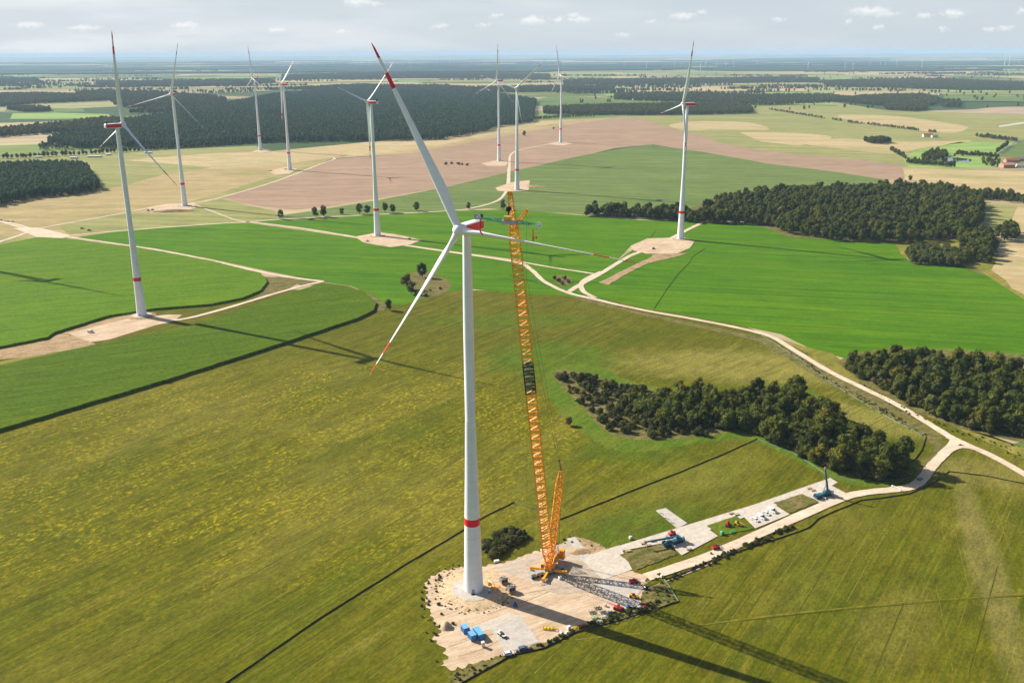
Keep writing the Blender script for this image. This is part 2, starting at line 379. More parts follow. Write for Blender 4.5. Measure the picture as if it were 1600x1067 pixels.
M_BRI = field('bright_green_crop', (.047,.128,.001), (.068,.162,.001), (.10,.19,.001), ang=-0.22, long=260, short=7, patch=110, fine=1.0, fine_amt=0.22, k3=.55, extra=(((.12,.21,.003), 150, 9, .54, .76, .6, 3), ((.10,.19,.003), 500, 90, .45, .7, .5, 53),((.024,.095,.002), 260, 30, .52, .72, .6, 13), ((.03,.10,.002), 900, 1.6, .60, .68, .35, 83)))
M_DULL = field('dull_green_crop', (.10,.145,.038), (.145,.19,.055), (.085,.135,.03), ang=-0.15, long=300, short=14, patch=150, fine=2, fine_amt=0.15)
M_PLOW = field('harrowed_brown_soil', (.27,.18,.118), (.34,.235,.16), (.23,.165,.105), ang=0.12, long=700, short=8, patch=200, fine=2, fine_amt=0.10)
M_STUB = field('tan_stubble', (.31,.235,.105), (.38,.295,.15), (.24,.215,.075), ang=0.08, long=500, short=16, patch=130, fine=2, fine_amt=0.12, k3=.8)
M_STUB2 = field('golden_stubble', (.37,.28,.13), (.44,.35,.2), (.25,.24,.08), ang=-0.1, long=500, short=25, patch=160, fine=2.5, fine_amt=0.10, k3=.7)
M_PASTE = field('dry_pasture', (.2,.21,.065), (.29,.27,.11), (.17,.2,.05), ang=-0.2, long=500, short=30, patch=180, fine=2.5, fine_amt=0.10)
M_ROUGH = field('rough_verge', (.10,.095,.02), (.19,.15,.06), (.05,.07,.012), ang=0.4, long=8, short=3, patch=9, fine=0.6, fine_amt=0.5, k3=.8)
M_DIRT = field('bare_brown_dirt', (.28,.19,.10), (.40,.28,.17), (.12,.11,.03), ang=0.5, long=10, short=3, patch=7, fine=0.5, fine_amt=0.4, k3=.6)
M_SAND = field('sandy_hardstand', (.45,.335,.225), (.56,.43,.30), (.36,.25,.155), ang=0.5, long=26, short=5, patch=16, fine=0.35, fine_amt=0.16, k3=.75,
    extra=(((.62,.5,.37), 15, 6, .55, .7, .7, 5), ((.30,.2,.12), 26, .7, .53, .65, .75, 25), ((.27,.19,.12), 9, 4, .6, .75, .5, 65, .75)))
M_PLATE = field('pale_road_plates', (.46,.405,.335), (.53,.475,.40), (.38,.315,.24), ang=0.75, long=6, short=2.4, patch=7, fine=0.5, fine_amt=0.10, k3=.35)
M_GRAV = field('grey_gravel_pad', (.40,.36,.315), (.47,.43,.385), (.36,.31,.25), ang=0.5, long=5, short=3, patch=6, fine=0.3, fine_amt=0.15, k3=.4)
M_PAD = field('compacted_pad', (.37,.31,.245), (.46,.39,.31), (.33,.25,.18), ang=.5, long=14, short=3, patch=9, fine=.4, fine_amt=.15, k3=.6)
M_ROAD = field('sandy_track', (.52,.41,.30), (.62,.51,.39), (.42,.32,.22), ang=0.2, long=20, short=8, patch=12, fine=0.6, fine_amt=0.14, k3=.5)
M_MINT = field('pale_green_field', (.17,.28,.06), (.24,.34,.09), (.3,.3,.12), ang=0, long=600, short=60, patch=300, fine=4, fine_amt=0.06)
M_ASPH = plain('old_asphalt', (.16,.155,.15), .9)
M_BARK0 = plain('soil_edge', (.10,.075,.045), .95)

# layer 1: broad zones ------------------------------------------------
sheet('grassland', [(-900,1500),(-900,560),(-300,470),(500,452),(900,455),(1150,505),(1300,560),(1500,660),(2300,1000),(2600,1500)], M_MEAD, .03)
sheet('stubble_field', [(-500,500),(-500,262),(0,258),(200,248),(440,235),(640,216),(830,190),(905,186),(985,184),(830,206),(640,240),(520,248),(350,308),(430,340),(440,350),(330,352),(110,372),(40,372),(0,385)], M_STUB, .05)
sheet('harrowed_field', [(345,309),(430,284),(520,249),(640,240),(735,222),(830,205),(900,193),(975,182),(1000,186),(1060,204),(1200,236),(1300,245),(1409,258),(1412,281),(1380,281),(1240,262),(1020,226),(960,232),(840,262),(800,270),(700,292),(580,312),(510,323),(460,328),(400,322)], M_PLOW, .09)
sheet('dull_crop_field', [(800,268),(845,258),(905,244),(1012,226),(1100,238),(1200,256),(1300,268),(1388,282),(1376,290),(1236,296),(1130,312),(1090,330),(1060,345),(920,336),(860,332),(760,326),(700,330),(640,332),(560,338),(500,344),(440,346),(430,338),(500,328),(590,313),(700,292)], M_DULL, .12)
sheet('pasture', [(985,181),(1175,177),(1180,168),(1290,158),(1380,172),(1500,176),(2000,190),(2400,300),(1600,262),(1412,258),(1300,246),(1200,236),(1060,204),(1000,186)], M_PASTE, .06)
sheet('stubble_field', [(1045,196),(1090,190),(1170,192),(1200,203),(1120,203),(1075,204)], M_STUB2, .12, smooth=True)
sheet('stubble_field', [(1150,208),(1240,208),(1300,215),(1240,228),(1180,222)], M_STUB2, .12, smooth=True)
sheet('stubble_field', [(1245,222),(1320,217),(1420,222),(1520,220),(1440,232),(1400,240),(1320,234)], M_STUB2, .14, smooth=True)
sheet('stubble_field', [(1310,180),(1400,182),(1500,196),(1510,202),(1480,208),(1400,200),(1340,192)], M_STUB2, .10, smooth=True)
sheet('green_field', [(1080,204),(1150,205),(1190,222),(1320,235),(1400,240),(1412,257),(1300,246),(1200,237),(1120,222)], M_PASTE, .13)
sheet('green_field', [(1410,246),(1430,236),(1500,222),(1590,224),(1560,240),(1480,243)], M_MINT, .14)
sheet('green_field', [(1550,245),(1592,218),(1700,216),(1760,250),(1640,250)], M_DULL, .12)
sheet('pond_meadow', [(1412,250),(1440,244),(1560,244),(1562,262),(1500,264),(1420,262)], M_MINT, .15)
sheet('stubble_field', [(1412,262),(1500,266),(1600,268),(1800,275),(2000,420),(1640,330),(1600,316),(1520,300),(1440,290),(1414,282)], M_STUB2, .10)
sheet('stubble_field', [(1520,318),(1600,325),(1800,350),(1900,440),(1640,480),(1600,470),(1560,440),(1545,405),(1520,380)], M_STUB2, .08)
sheet('dry_meadow', [(1520,318),(1590,322),(1580,345),(1550,372),(1525,352)], M_PASTE, .12)
sheet('bare_soil_field', [(1545,400),(1620,408),(1800,440),(1800,520),(1640,480),(1580,450)], M_STUB2, .14)
# zone near the village road on the left
sheet('pale_ground', [(-300,262),(0,246),(400,228),(420,238),(210,252),(130,256),(-300,285)], M_PASTE, .09)
sheet('green_field', [(130,256),(215,252),(330,262),(260,272),(185,292),(160,296)], M_PASTE, .12)
sheet('stubble_field', [(195,250),(330,240),(440,236),(520,246),(440,258),(330,264),(240,256)], M_STUB2, .10)
sheet('stubble_field', [(430,236),(640,216),(830,190),(900,187),(640,236),(540,245)], M_STUB2, .11)
sheet('dry_meadow', [(340,309),(430,284),(510,252),(450,268),(350,300),(300,315),(220,328)], M_PASTE, .12)
sheet('dry_meadow', [(90,352),(200,335),(300,322),(345,311),(430,330),(442,344),(330,350),(110,369)], M_PASTE, .13)
sheet('dry_meadow', [(0,395),(60,375),(40,372),(0,368),(-200,380),(-200,440)], M_PASTE, .10)
# bright flat crops
sheet('green_crop_field', [(790,398),(930,430),(1010,376),(1060,358),(1112,346),(1125,350),(1100,400),(1010,430),(940,474),(880,462),(845,445)], M_BRI, .085)
sheet('green_crop_field', [(112,372),(200,360),(340,350),(392,349),(480,361),(560,373),(660,389),(800,409),(832,420),(850,440),(884,462),(800,458),(740,452),(690,457),(650,471),(624,478),(600,474),(585,462),(548,447),(500,440),(418,424),(330,405),(240,388)], M_BRI, .10)
sheet('green_crop_field', [(402,347),(430,343),(560,338),(640,332),(800,327),(900,336),(1000,344),(1108,347),(1080,353),(1062,360),(1010,378),(985,385),(960,412),(928,430),(880,424),(800,405),(660,386),(560,370),(480,357)], M_BRI, .11)
sheet('green_crop_field', [(845,418),(925,430),(905,446),(892,460),(868,448),(852,436)], M_BRI, .12)
sheet('green_crop_field', [(1095,352),(1120,347),(1180,349),(1230,368),(1400,379),(1412,400),(1425,412),(1500,414),(1525,420),(1600,468),(1760,545),(1760,602),(1600,560),(1500,552),(1400,545),(1320,560),(1262,543),(1220,522),(1100,498),(1000,480),(940,466),(920,455),(922,446),(960,430),(1012,408),(1060,397),(1086,385)], M_BRI, .10)
# raised tall crops
def crop(name, px, mat, h, lab):
    o = sheet(name, px, mat, .12, raised=h, jag=(6, .5)); return o
crop('tall_crop_field', [(-400,650),(-160,575),(0,545),(75,530),(86,522),(170,496),(240,485),(330,478),(380,468),(408,456),(418,442),(408,430),(330,410),(240,393),(105,375),(60,373),(0,385),(-200,420)], M_CROP2, 2.0, '')
crop('tall_crop_field', [(-400,800),(-100,706),(0,675),(262,597),(440,540),(560,500),(584,488),(588,476),(570,460),(535,449),(502,446),(450,462),(380,486),(300,512),(180,537),(100,553),(0,575),(-300,660)], M_CROP, 2.2, '')
# strips
sheet('rough_strip', [(0,545),(75,532),(88,524),(170,498),(215,490),(215,500),(110,522),(96,540),(0,562)], M_DIRT, .15, jag=(5, 1))
sheet('rough_strip', [(408,457),(420,442),(412,432),(440,434),(470,440),(450,452),(400,468)], M_ROUGH, .15)
sheet('flowering_bank', [(430,432),(500,441),(545,447),(585,463),(605,478),(600,486),(590,486),(588,474),(560,455),(530,448),(500,446),(470,446)], M_ROUGH, .19)
sheet('rough_strip', [(75,532),(115,523),(150,538),(60,556),(0,562),(-60,570),(-60,552),(0,547)], M_DIRT, .165, jag=(4, .9))
sheet('rough_strip', [(0,565),(100,545),(180,535),(160,541),(100,553),(0,590)], M_PALE, .16)
# meadow right of the crane (pale mown grass, green margin round the grove)
sheet('green_margin', [(848,600),(868,572),(930,572),(985,595),(1040,606),(1150,612),(1190,610),(1240,600),(1290,625),(1350,680),(1420,722),(1430,742),(1380,760),(1300,748),(1190,694),(1110,690),(1010,705),(950,700),(880,650)], M_LAWN, .12, smooth=True, jag=(1.5, 1.6))
sheet('undergrowth', [(866,588),(885,578),(930,588),(985,603),(1050,612),(1180,618),(1240,612),(1300,650),(1410,725),(1425,744),(1380,752),(1300,730),(1180,676),(1100,682),(1010,688),(950,676),(905,632)], M_ROUGH, .16, smooth=True)
sheet('undergrowth', [(1305,565),(1350,549),(1400,543),(1500,547),(1600,554),(1800,580),(1800,720),(1600,692),(1500,670),(1420,640),(1350,600)], M_ROUGH, .17)
sheet('verge', [(1192,521),(1255,541),(1300,552),(1330,575),(1400,625),(1480,662),(1540,690),(1700,760),(1700,740),(1600,700),(1520,675),(1420,640),(1310,572)], M_PALE, .13)
sheet('verge', [(900,468),(1000,492),(1180,532),(1230,560),(1290,598),(1400,655),(1452,690),(1462,700),(1420,760),(1440,765),(1475,700),(1470,680),(1400,636),(1300,586),(1240,550),(1190,527),(1000,488),(900,462)], M_ROUGH, .14)
sheet('undergrowth', [(1412,392),(1500,398),(1520,414),(1540,432),(1500,415),(1425,414)], M_ROUGH, .14)
sheet('undergrowth', [(910,336),(1050,342),(1090,348),(1180,350),(1230,370),(1400,381),(1480,376),(1530,362),(1530,330),(1500,300),(1330,296),(1200,300),(1110,315),(1060,332),(930,326)], M_ROUGH, .15)
sheet('verge', [(1405,395),(1412,400),(1425,412),(1500,414),(1525,420),(1600,468),(1620,470),(1545,420),(1520,400)], M_PALE, .13)
sheet('field_corner_grass', [(1398,380),(1480,376),(1545,370),(1562,398),(1546,426),(1520,417),(1412,402)], M_PALE, .165)
# scrub island by the two trees
sheet('scrub_island', [(630,440),(640,428),(668,425),(690,432),(705,445),(694,458),(664,466),(645,458)], M_ROUGH, .17, smooth=True, jag=(4, 1))
sheet('dark_scrub_patch', [(864,432),(884,429),(895,437),(893,445),(876,448),(866,440)], M_ROUGH, .18, jag=(3, .6))
# concrete runway-like strip and pond etc.
sheet('track', [(1560,197),(1600,191),(1640,187),(1640,189),(1600,193.5),(1562,199)], M_PLATE, .2)
sheet('pond', [(1472,248.5),(1488,247),(1516,249),(1514,254),(1496,252.5),(1490,255),(1476,254)], None or plain('pond_water', (.03,.045,.05), .04, 0, .05, .1, 1.0), .3, smooth=True)

for (x0, y0, w, h, k) in [(20,182,150,9,0),(10,173,120,7,3),(100,133,160,5,1),(260,140,90,4,2),(-20,120,200,4,3),(560,112,180,3,1),(900,139,90,4,0),(1010,136,130,4,1),(880,120,160,3,2),(1050,141,150,4,3),(1200,147,100,5,0),(1300,146,160,4,1),(1480,146,150,5,2),(1500,153,150,6,0),(1230,120,150,3,1),(1400,118,180,4,2),(1000,113,170,2.5,0),(1180,107,200,2,1),(700,107,140,2,2),(300,118,130,3,2),(190,184,140,5,3),(450,126,200,4,0),(660,131,130,4,3),(1400,109,180,2.4,0),(820,150,110,5,3),(1480,125,120,3,3)]:
    sheet('far_field', [(x0,y0-h/2),(x0+w*.45,y0-h*.62),(x0+w,y0-h*.35),(x0+w*1.02,y0+h*.3),(x0+w*.5,y0+h*.45),(x0-w*.03,y0+h*.5)], [M_MINT, M_STUB2, M_PASTE, M_DULL][k], .5)
rf_ = random.Random(12)
for i in range(130):
    y = 4300*(4.6**rf_.random()); x = rf_.uniform(-.6, .6)*y; a, b, an = rf_.uniform(250, 900)*(y/7000)**.6, rf_.uniform(150, 420)*(y/7000)**.7, rf_.uniform(-.35, .35)
    if y < 5600 and x < 300: continue
    ca_, sa_ = math.cos(an), math.sin(an); qd = [(-a, -b*rf_.uniform(.6, 1)), (a*rf_.uniform(.7, 1), -b), (a, b*rf_.uniform(.6, 1)), (-a*rf_.uniform(.7, 1), b)]
    sheet('far_field', [(x+u_*ca_-v_*sa_, y+u_*sa_+v_*ca_) for u_, v_ in qd], rf_.choice([M_MINT, M_STUB2, M_STUB2, M_PASTE, M_PASTE, M_DULL]), .6+.03*i, world=True)
# roads ---------------------------------------------------------------
road('farm_track', [(1640,765),(1560,718),(1495,688),(1470,674),(1400,632),(1300,583),(1240,547),(1195,523),(1100,502),(1000,484),(930,468),(888,458),(850,440),(830,422),(800,409),(660,388),(560,372),(470,357),(385,347)], 5.4, M_ROAD)
road('farm_track', [(1482,683),(1492,690),(1478,706),(1458,726),(1440,750),(1420,762),(1390,766),(1340,772),(1300,785),(1200,828),(1100,872),(1010,902)], 6.0, M_ROAD, .38)
road('farm_track', [(1566,722),(1530,704),(1500,699),(1480,708),(1466,722)], 3.5, M_ROAD, .36)
road('farm_track', [(888,457),(905,446),(935,430),(985,400),(1020,388),(1050,372),(1090,352),(1110,346),(1200,349)], 6.0, M_ROAD, .39)
road('farm_track', [(930,466),(912,456),(908,444),(920,434),(940,425)], 5.5, M_ROAD, .40)
road('farm_track', [(800,407),(860,418),(920,427),(932,430)], 4.2, M_ROAD, .41)
road('farm_track', [(-300,470),(0,378),(45,362)], 6.0, M_ROAD, .36)
road('farm_track', [(0,346),(40,358),(75,364),(110,371),(240,390),(330,408),(420,428),(470,436),(505,440)], 5.0, M_ROAD, .37)
road('farm_track', [(-200,320),(0,346),(50,357),(90,352),(200,332),(260,320),(300,318),(345,309),(430,284),(500,257),(523,248),(500,244),(440,240),(405,237)], 5.0, M_ROAD, .36)
road('farm_track', [(95,370),(200,360),(340,350),(390,347),(440,343),(560,337),(700,330),(740,325),(775,315),(788,304),(793,290),(795,262)], 5.0, M_ROAD, .35)
road('farm_track', [(795,300),(796,262),(800,240),(830,231),(876,223)], 5.0, M_ROAD, .40)
road('farm_track', [(300,318),(330,330),(365,343),(385,347)], 3.0, M_ROAD, .34)
road('farm_track', [(505,440),(470,448),(420,462),(350,483),(280,500),(235,498)], 5.2, M_ROAD, .38)
road('farm_track', [(1556,246),(1570,236),(1592,221),(1640,205)], 6.0, M_ASPH, .34)
road('farm_track', [(1540,395),(1600,402),(1700,415)], 5.0, M_ROAD, .34)
road('country_road', [(-200,252),(0,243),(150,236),(300,229),(420,222)], 7, M_ASPH, .34)
sheet('track_junction', [(20,357),(60,356),(110,368),(95,374),(60,372),(40,364)], M_ROAD, .42)
# wheel tracks and mowing lines
M_WEAR = field('worn_sand', (.36,.265,.175), (.44,.335,.23), fine=.5, fine_amt=.25, patch=6, mott=.25)
M_RUT = field('flattened_green', (.022,.068,.001), (.032,.085,.002), fine=1, fine_amt=.3, patch=20)
M_RUTP = field('pressed_pale_grass', (.135,.125,.012), (.17,.15,.02), (.10,.105,.006), fine=.7, fine_amt=.4, patch=16, mott=.3)
M_RUTD = field('mown_dark_line', (.048,.058,.002), (.07,.075,.003), fine=.7, fine_amt=.4, patch=16, mott=.3)
def lines(name, px, ang, spacing, w, mat, z, gap=0.0, keep=1.0, seed=1, part=1.0, avoid=()):
    P = [G(*c) for c in px]; AV = [[G(*c) for c in a] for a in avoid]; rn = random.Random(seed); d = Vector((math.cos(ang), math.sin(ang), 0)); n = Vector((-d.y, d.x, 0))
    us = [p.dot(d) for p in P]; vv = [p.dot(n) for p in P]; mb = MB(); v = min(vv)+spacing*.5
    while v < max(vv):
        if rn.random() < keep:
            a0, a1 = min(us), max(us)
            if part < 1: c_ = rn.uniform(a0, a1); h_ = (a1-a0)*part*rn.uniform(.3, .7); a0, a1 = max(a0, c_-h_), min(a1, c_+h_)
            for g in ((-gap/2, gap/2) if gap else (0,)):
                u = a0; prev = None; ph = rn.uniform(0, 6)
                while u < a1:
                    c = d*u+n*(v+g+1.2*math.sin(u/90+ph)*(part < 1)); ok = inside(c.x, c.y, P) and not any(inside(c.x, c.y, A) for A in AV)
                    if ok and prev is not None:
                        mb.add([(prev.x-n.x*w/2, prev.y-n.y*w/2, z), (c.x-n.x*w/2, c.y-n.y*w/2, z), (c.x+n.x*w/2, c.y+n.y*w/2, z), (prev.x+n.x*w/2, prev.y+n.y*w/2, z)], [(0, 1, 2, 3)])
                    prev = c if ok else None; u += 7.0
        v += spacing*(rn.uniform(.6, 1.5) if part < 1 else 1)
    o = mb.build(name, mat); o['kind'] = 'structure'
lines('wheel_tracks', [(1130,356),(1180,354),(1230,373),(1395,386),(1420,418),(1500,420),(1595,475),(1740,560),(1600,552),(1400,538),(1320,550),(1220,518),(1000,476),(935,458),(1020,412),(1085,398)], -.2, 27, .55, M_RUT, .115, 1.9, seed=2)
lines('wheel_tracks', [(125,374),(340,354),(400,352),(560,376),(660,393),(800,413),(845,440),(800,452),(690,452),(620,470),(545,443),(500,436),(418,420),(240,385)], -.12, 27, .55, M_RUT, .116, 1.9, seed=3, avoid=[[(620,430),(665,415),(715,440),(700,470),(640,472)], [(540,368),(600,360),(670,376),(620,392),(560,384)]])
lines('wheel_tracks', [(-100,690),(0,662),(250,588),(440,531),(560,490),(570,470),(520,452),(460,468),(300,520),(160,552),(0,590),(-200,640)], .42, 24, .5, M_RUT, 2.335, 1.9, seed=4)
lines('wheel_tracks', [(-100,560),(0,532),(70,515),(170,484),(330,466),(400,446),(395,430),(240,398),(100,382),(0,392),(-100,420)], .3, 24, .5, M_RUT, 2.135, 1.9, seed=5)
AVD = [[(630,870),(900,800),(1080,900),(1080,950),(700,1080),(620,1000)]]
lines('mowing_lines', [(-100,720),(0,690),(440,560),(590,492),(700,462),(850,470),(830,600),(840,700),(790,780),(700,838),(560,926),(350,1064),(-100,1064)], MOW, 9, .45, M_RUTD, .052, 0, .9, 6, .35, AVD)
lines('mowing_lines', [(-100,720),(0,690),(440,560),(590,492),(700,462),(850,470),(830,600),(840,700),(790,780),(700,838),(560,926),(350,1064),(-100,1064)], MOW, 17, .4, M_RUTP, .056, 0, .8, 7, .3, AVD)
lines('mowing_lines', [(370,1064),(560,935),(700,850),(800,795),(850,810),(650,920),(690,1064)], MOW, 5, .4, M_RUTP, .06, 0, .9, 8, .5, AVD)
lines('mowing_lines', [(1080,900),(1300,800),(1480,745),(1640,780),(1640,1064),(760,1064),(900,1000),(1060,950)], .98, 6, .4, M_RUTP, .06, 0, .8, 9, .35)
lines('mowing_lines', [(1080,900),(1300,800),(1480,745),(1640,780),(1640,1064),(760,1064),(900,1000),(1060,950)], .98, 9, .5, M_RUTD, .063, 0, .8, 10, .4)
lines('mowing_lines', [(1480,760),(1640,780),(1640,1064),(1430,1064)], 1.25, 7, .35, M_RUTP, .066, 0, .7, 11, .5)
lines('mowing_lines', [(880,820),(1060,745),(1180,690),(1290,750),(1180,782),(970,850)], .62, 5, .4, M_RUTP, .06, 0, .8, 12, .5)
lines('mowing_lines', [(950,555),(1100,520),(1190,530),(1290,590),(1440,680),(1425,718),(1290,635),(1180,605),(1010,600)], .72, 5.5, .45, M_RUTD, .07, 0, .9, 13, .7)
lines('mowing_lines', [(950,555),(1100,520),(1190,530),(1290,590),(1440,680),(1425,718),(1290,635),(1180,605),(1010,600)], .72, 8, .5, M_RUTP, .074, 0, .9, 14, .7)
road('wheel_track', [(870,1002),(1040,984),(1200,962),(1400,942),(1620,926)], .8, M_RUTP, .09, True, .3)
road('wheel_track', [(1000,989),(1200,965),(1400,945),(1620,929)], .5, M_RUTD, .095, True, .2)
road('wheel_track', [(845,575),(880,560),(920,535),(960,512)], .8, M_RUTP, .09, True, .3)
for i, (a, b) in enumerate([((820,900),(960,945)), ((760,960),(900,905)), ((1000,915),(1180,832)), ((1010,920),(1190,836)), ((800,930),(940,915)), ((870,870),(1000,905)), ((700,1010),(800,985)), ((715,1025),(780,1000))]):
    road('wheel_track', [a, ((a[0]+b[0])/2+RND.uniform(-6, 6), (a[1]+b[1])/2+RND.uniform(-5, 5)), b], .55, M_WEAR, .262+.002*i, True, .15)
# turbine pads --------------------------------------------------------
sheet('hardstand', [(106,521),(196,499),(215,497),(262,492),(285,492),(270,503),(245,508),(170,531),(140,535)], M_SAND, .22)
sheet('hardstand', [(553,371),(592,363),(625,368),(660,376),(640,383),(610,387),(570,380)], M_SAND, .44, jag=(6, .8))
sheet('hardstand', [(985,385),(1012,373),(1050,372),(1085,378),(1078,388),(1055,398),(1010,397),(990,392)], M_SAND, .44)
sheet('hardstand', [(232,326),(262,320),(300,318),(308,325),(280,332),(235,334)], M_SAND, .44)
sheet('hardstand', [(418,268),(445,262),(465,264),(452,272),(430,274)], M_SAND, .44)
sheet('hardstand', [(752,256),(780,250),(795,254),(790,260),(762,260)], M_SAND, .44)
sheet('hardstand', [(774,294),(800,285),(828,282),(826,298),(800,300),(778,299)], M_SAND, .44)
sheet('hardstand', [(852,226),(876,221),(896,225),(880,228)], M_SAND, .44)
sheet('hardstand', [(392,238),(407,233),(425,236),(410,240)], M_SAND, .44)
sheet('bare_earth', [(935,442),(960,430),(1000,410),(1030,397),(1075,396),(1060,401),(1012,412),(980,428),(950,446)], M_DIRT, .45, jag=(5, .8))
# the crane site ------------------------------------------------------
sheet('site_ground', [(668,905),(690,893),(720,885),(760,885),(800,876),(850,858),(900,840),(950,878),(1010,900),(1010,925),(1020,935),(1000,948),(960,955),(905,985),(850,1007),(790,1025),(740,1038),(705,1048),(688,1040),(700,1030),(690,1010),(676,1000),(690,985),(672,955),(665,930)], M_SAND, .20, jag=(1.4, 1.3))
sheet('verge', [(1045,905),(1110,875),(1200,838),(1265,800),(1240,818),(1230,824),(1100,880),(1040,908)], M_ROUGH, .22, jag=(1.4, .9))
sheet('verge', [(700,1056),(745,1036),(850,1004),(905,980),(960,955),(1000,945),(1010,920),(1040,908),(1060,940),(960,975),(900,988),(850,1013),(800,1024),(745,1053),(712,1068)], M_ROUGH, .24, jag=(1.4, .9))
sheet('verge', [(898,838),(930,848),(955,862),(935,872),(915,858)], M_DIRT, .24, jag=(2, .7))
sheet('crane_pad', [(905,872),(918,868),(968,852),(988,890),(943,906),(920,885)], M_PLATE, .30)
sheet('road_plates', [(918,868),(1180,788),(1297,747),(1309,754),(1300,759),(1200,795),(1068,843),(964,862),(940,872)], M_PLATE, .28)
sheet('road_plates', [(1024,798),(1040,794),(1074,818),(1058,826)], M_GRAV, .32)
sheet('road_plates', [(1075,822),(1100,822),(1122,838),(1065,868),(1048,852)], M_PLATE, .34)
sheet('road_plates', [(1160,806),(1205,786),(1234,804),(1180,826)], M_PLATE, .34)
sheet('road_plates', [(1250,775),(1297,758),(1322,771),(1280,786)], M_PLATE, .34)
sheet('rough_grass', [(968,867),(1040,848),(1058,866),(995,890)], M_ROUGH, .34, jag=(2, .4))
sheet('rough_grass', [(1104,822),(1150,806),(1178,826),(1126,838)], M_LAWN, .34, jag=(2, .4))
sheet('rough_grass', [(1208,786),(1254,772),(1280,784),(1234,802)], M_ROUGH, .345, jag=(2, .4))
sheet('grass_corner', [(1003,925),(1040,908),(1060,938),(1020,955),(1000,948)], M_ROUGH, .32, jag=(2, .4))
sheet('crane_pad', [(945,905),(985,906),(1003,922),(996,930),(1003,944),(985,950),(930,920)], M_GRAV, .31)
sheet('road_plates', [(885,842),(898,839),(922,868),(910,874)], M_GRAV, .33)
sheet('crane_pad', [(772,886),(850,861),(893,843),(915,872),(945,906),(985,950),(960,952),(925,925),(870,928),(815,905)], M_PAD, .25, jag=(3, .4))
sheet('gravel_pad', [(766,983),(812,962),(842,1003),(790,1021)], M_GRAV, .30)
sheet('gravel_pad', [(733,981),(795,958),(812,962),(766,983),(745,990)], M_PLATE, .27)

# ------------------------------------------------------------------ trees
FOL_B = foliage('broadleaf_leaves', (.030,.050,.005), (.064,.084,.007), (.14,.15,.014), .35)
FOL_L = foliage('willow_leaves', (.055,.085,.014), (.085,.105,.022), (.12,.13,.03), .4)
FOL_P = foliage('pine_needles', (.018,.062,.030), (.055,.105,.044), (.085,.14,.045), .3)
FOL_S = foliage('scrub_leaves', (.050,.062,.012), (.10,.085,.024), (.075,.095,.018), .5)
BARK = plain('bark', (.10,.075,.05), .9)
def crown_mesh(mb, r, z0, z1, nl, nq, lr, q, rnd, shape='round'):
    """lobes of leaf clumps spread through an uneven crown"""
    cz, hz = (z0+z1)/2, (z1-z0)/2
    ico = bmesh.new(); bmesh.ops.create_icosphere(ico, subdivisions=1, radius=1.0)
    iv = [v.co.copy() for v in ico.verts]; iff = [tuple(v.index for v in f.verts) for f in ico.faces]; ico.free()
    for k in range(nl):
        th = rnd.uniform(0, 2*math.pi); t = rnd.uniform(-0.9, 1.0)
        if shape == 'cone': rr = (1-(t+1)/2)**0.7*0.95+0.08
        elif shape == 'flat': rr = math.sqrt(max(0, 1-t*t)); t = max(t, -0.3)
        else: rr = math.sqrt(max(0.05, 1-t*t))
        rad = r*rr*rnd.uniform(.35, .85)
        c = Vector((rad*math.cos(th), rad*math.sin(th), cz+hz*t*.78)); l = lr*rnd.uniform(.7, 1.25)
        jj = [rnd.uniform(.65, .95) for _ in iv]
        mb.add([c+Vector((v.x*l*j, v.y*l*j, v.z*l*j*.85)) for v, j in zip(iv, jj)], iff)
        for _ in range(nq):
            d = Vector((rnd.gauss(0, 1), rnd.gauss(0, 1), rnd.gauss(.25, 1))).normalized()
            p = c + d*l*rnd.uniform(.8, 1.18); n = (d+Vector((rnd.uniform(-.7, .7), rnd.uniform(-.7, .7), rnd.uniform(-.3, .8)))).normalized()
            a = n.orthogonal().normalized(); b = n.cross(a); an = rnd.uniform(0, 6.28); s = q*rnd.uniform(.6, 1.25)
            e1 = (a*math.cos(an)+b*math.sin(an))*s; e2 = (b*math.cos(an)-a*math.sin(an))*s*.8
            mb.add([p-e1-e2, p+e1-e2*.6, p+e1*.8+e2, p-e1*.7+e2], [(0, 1, 2, 3)])
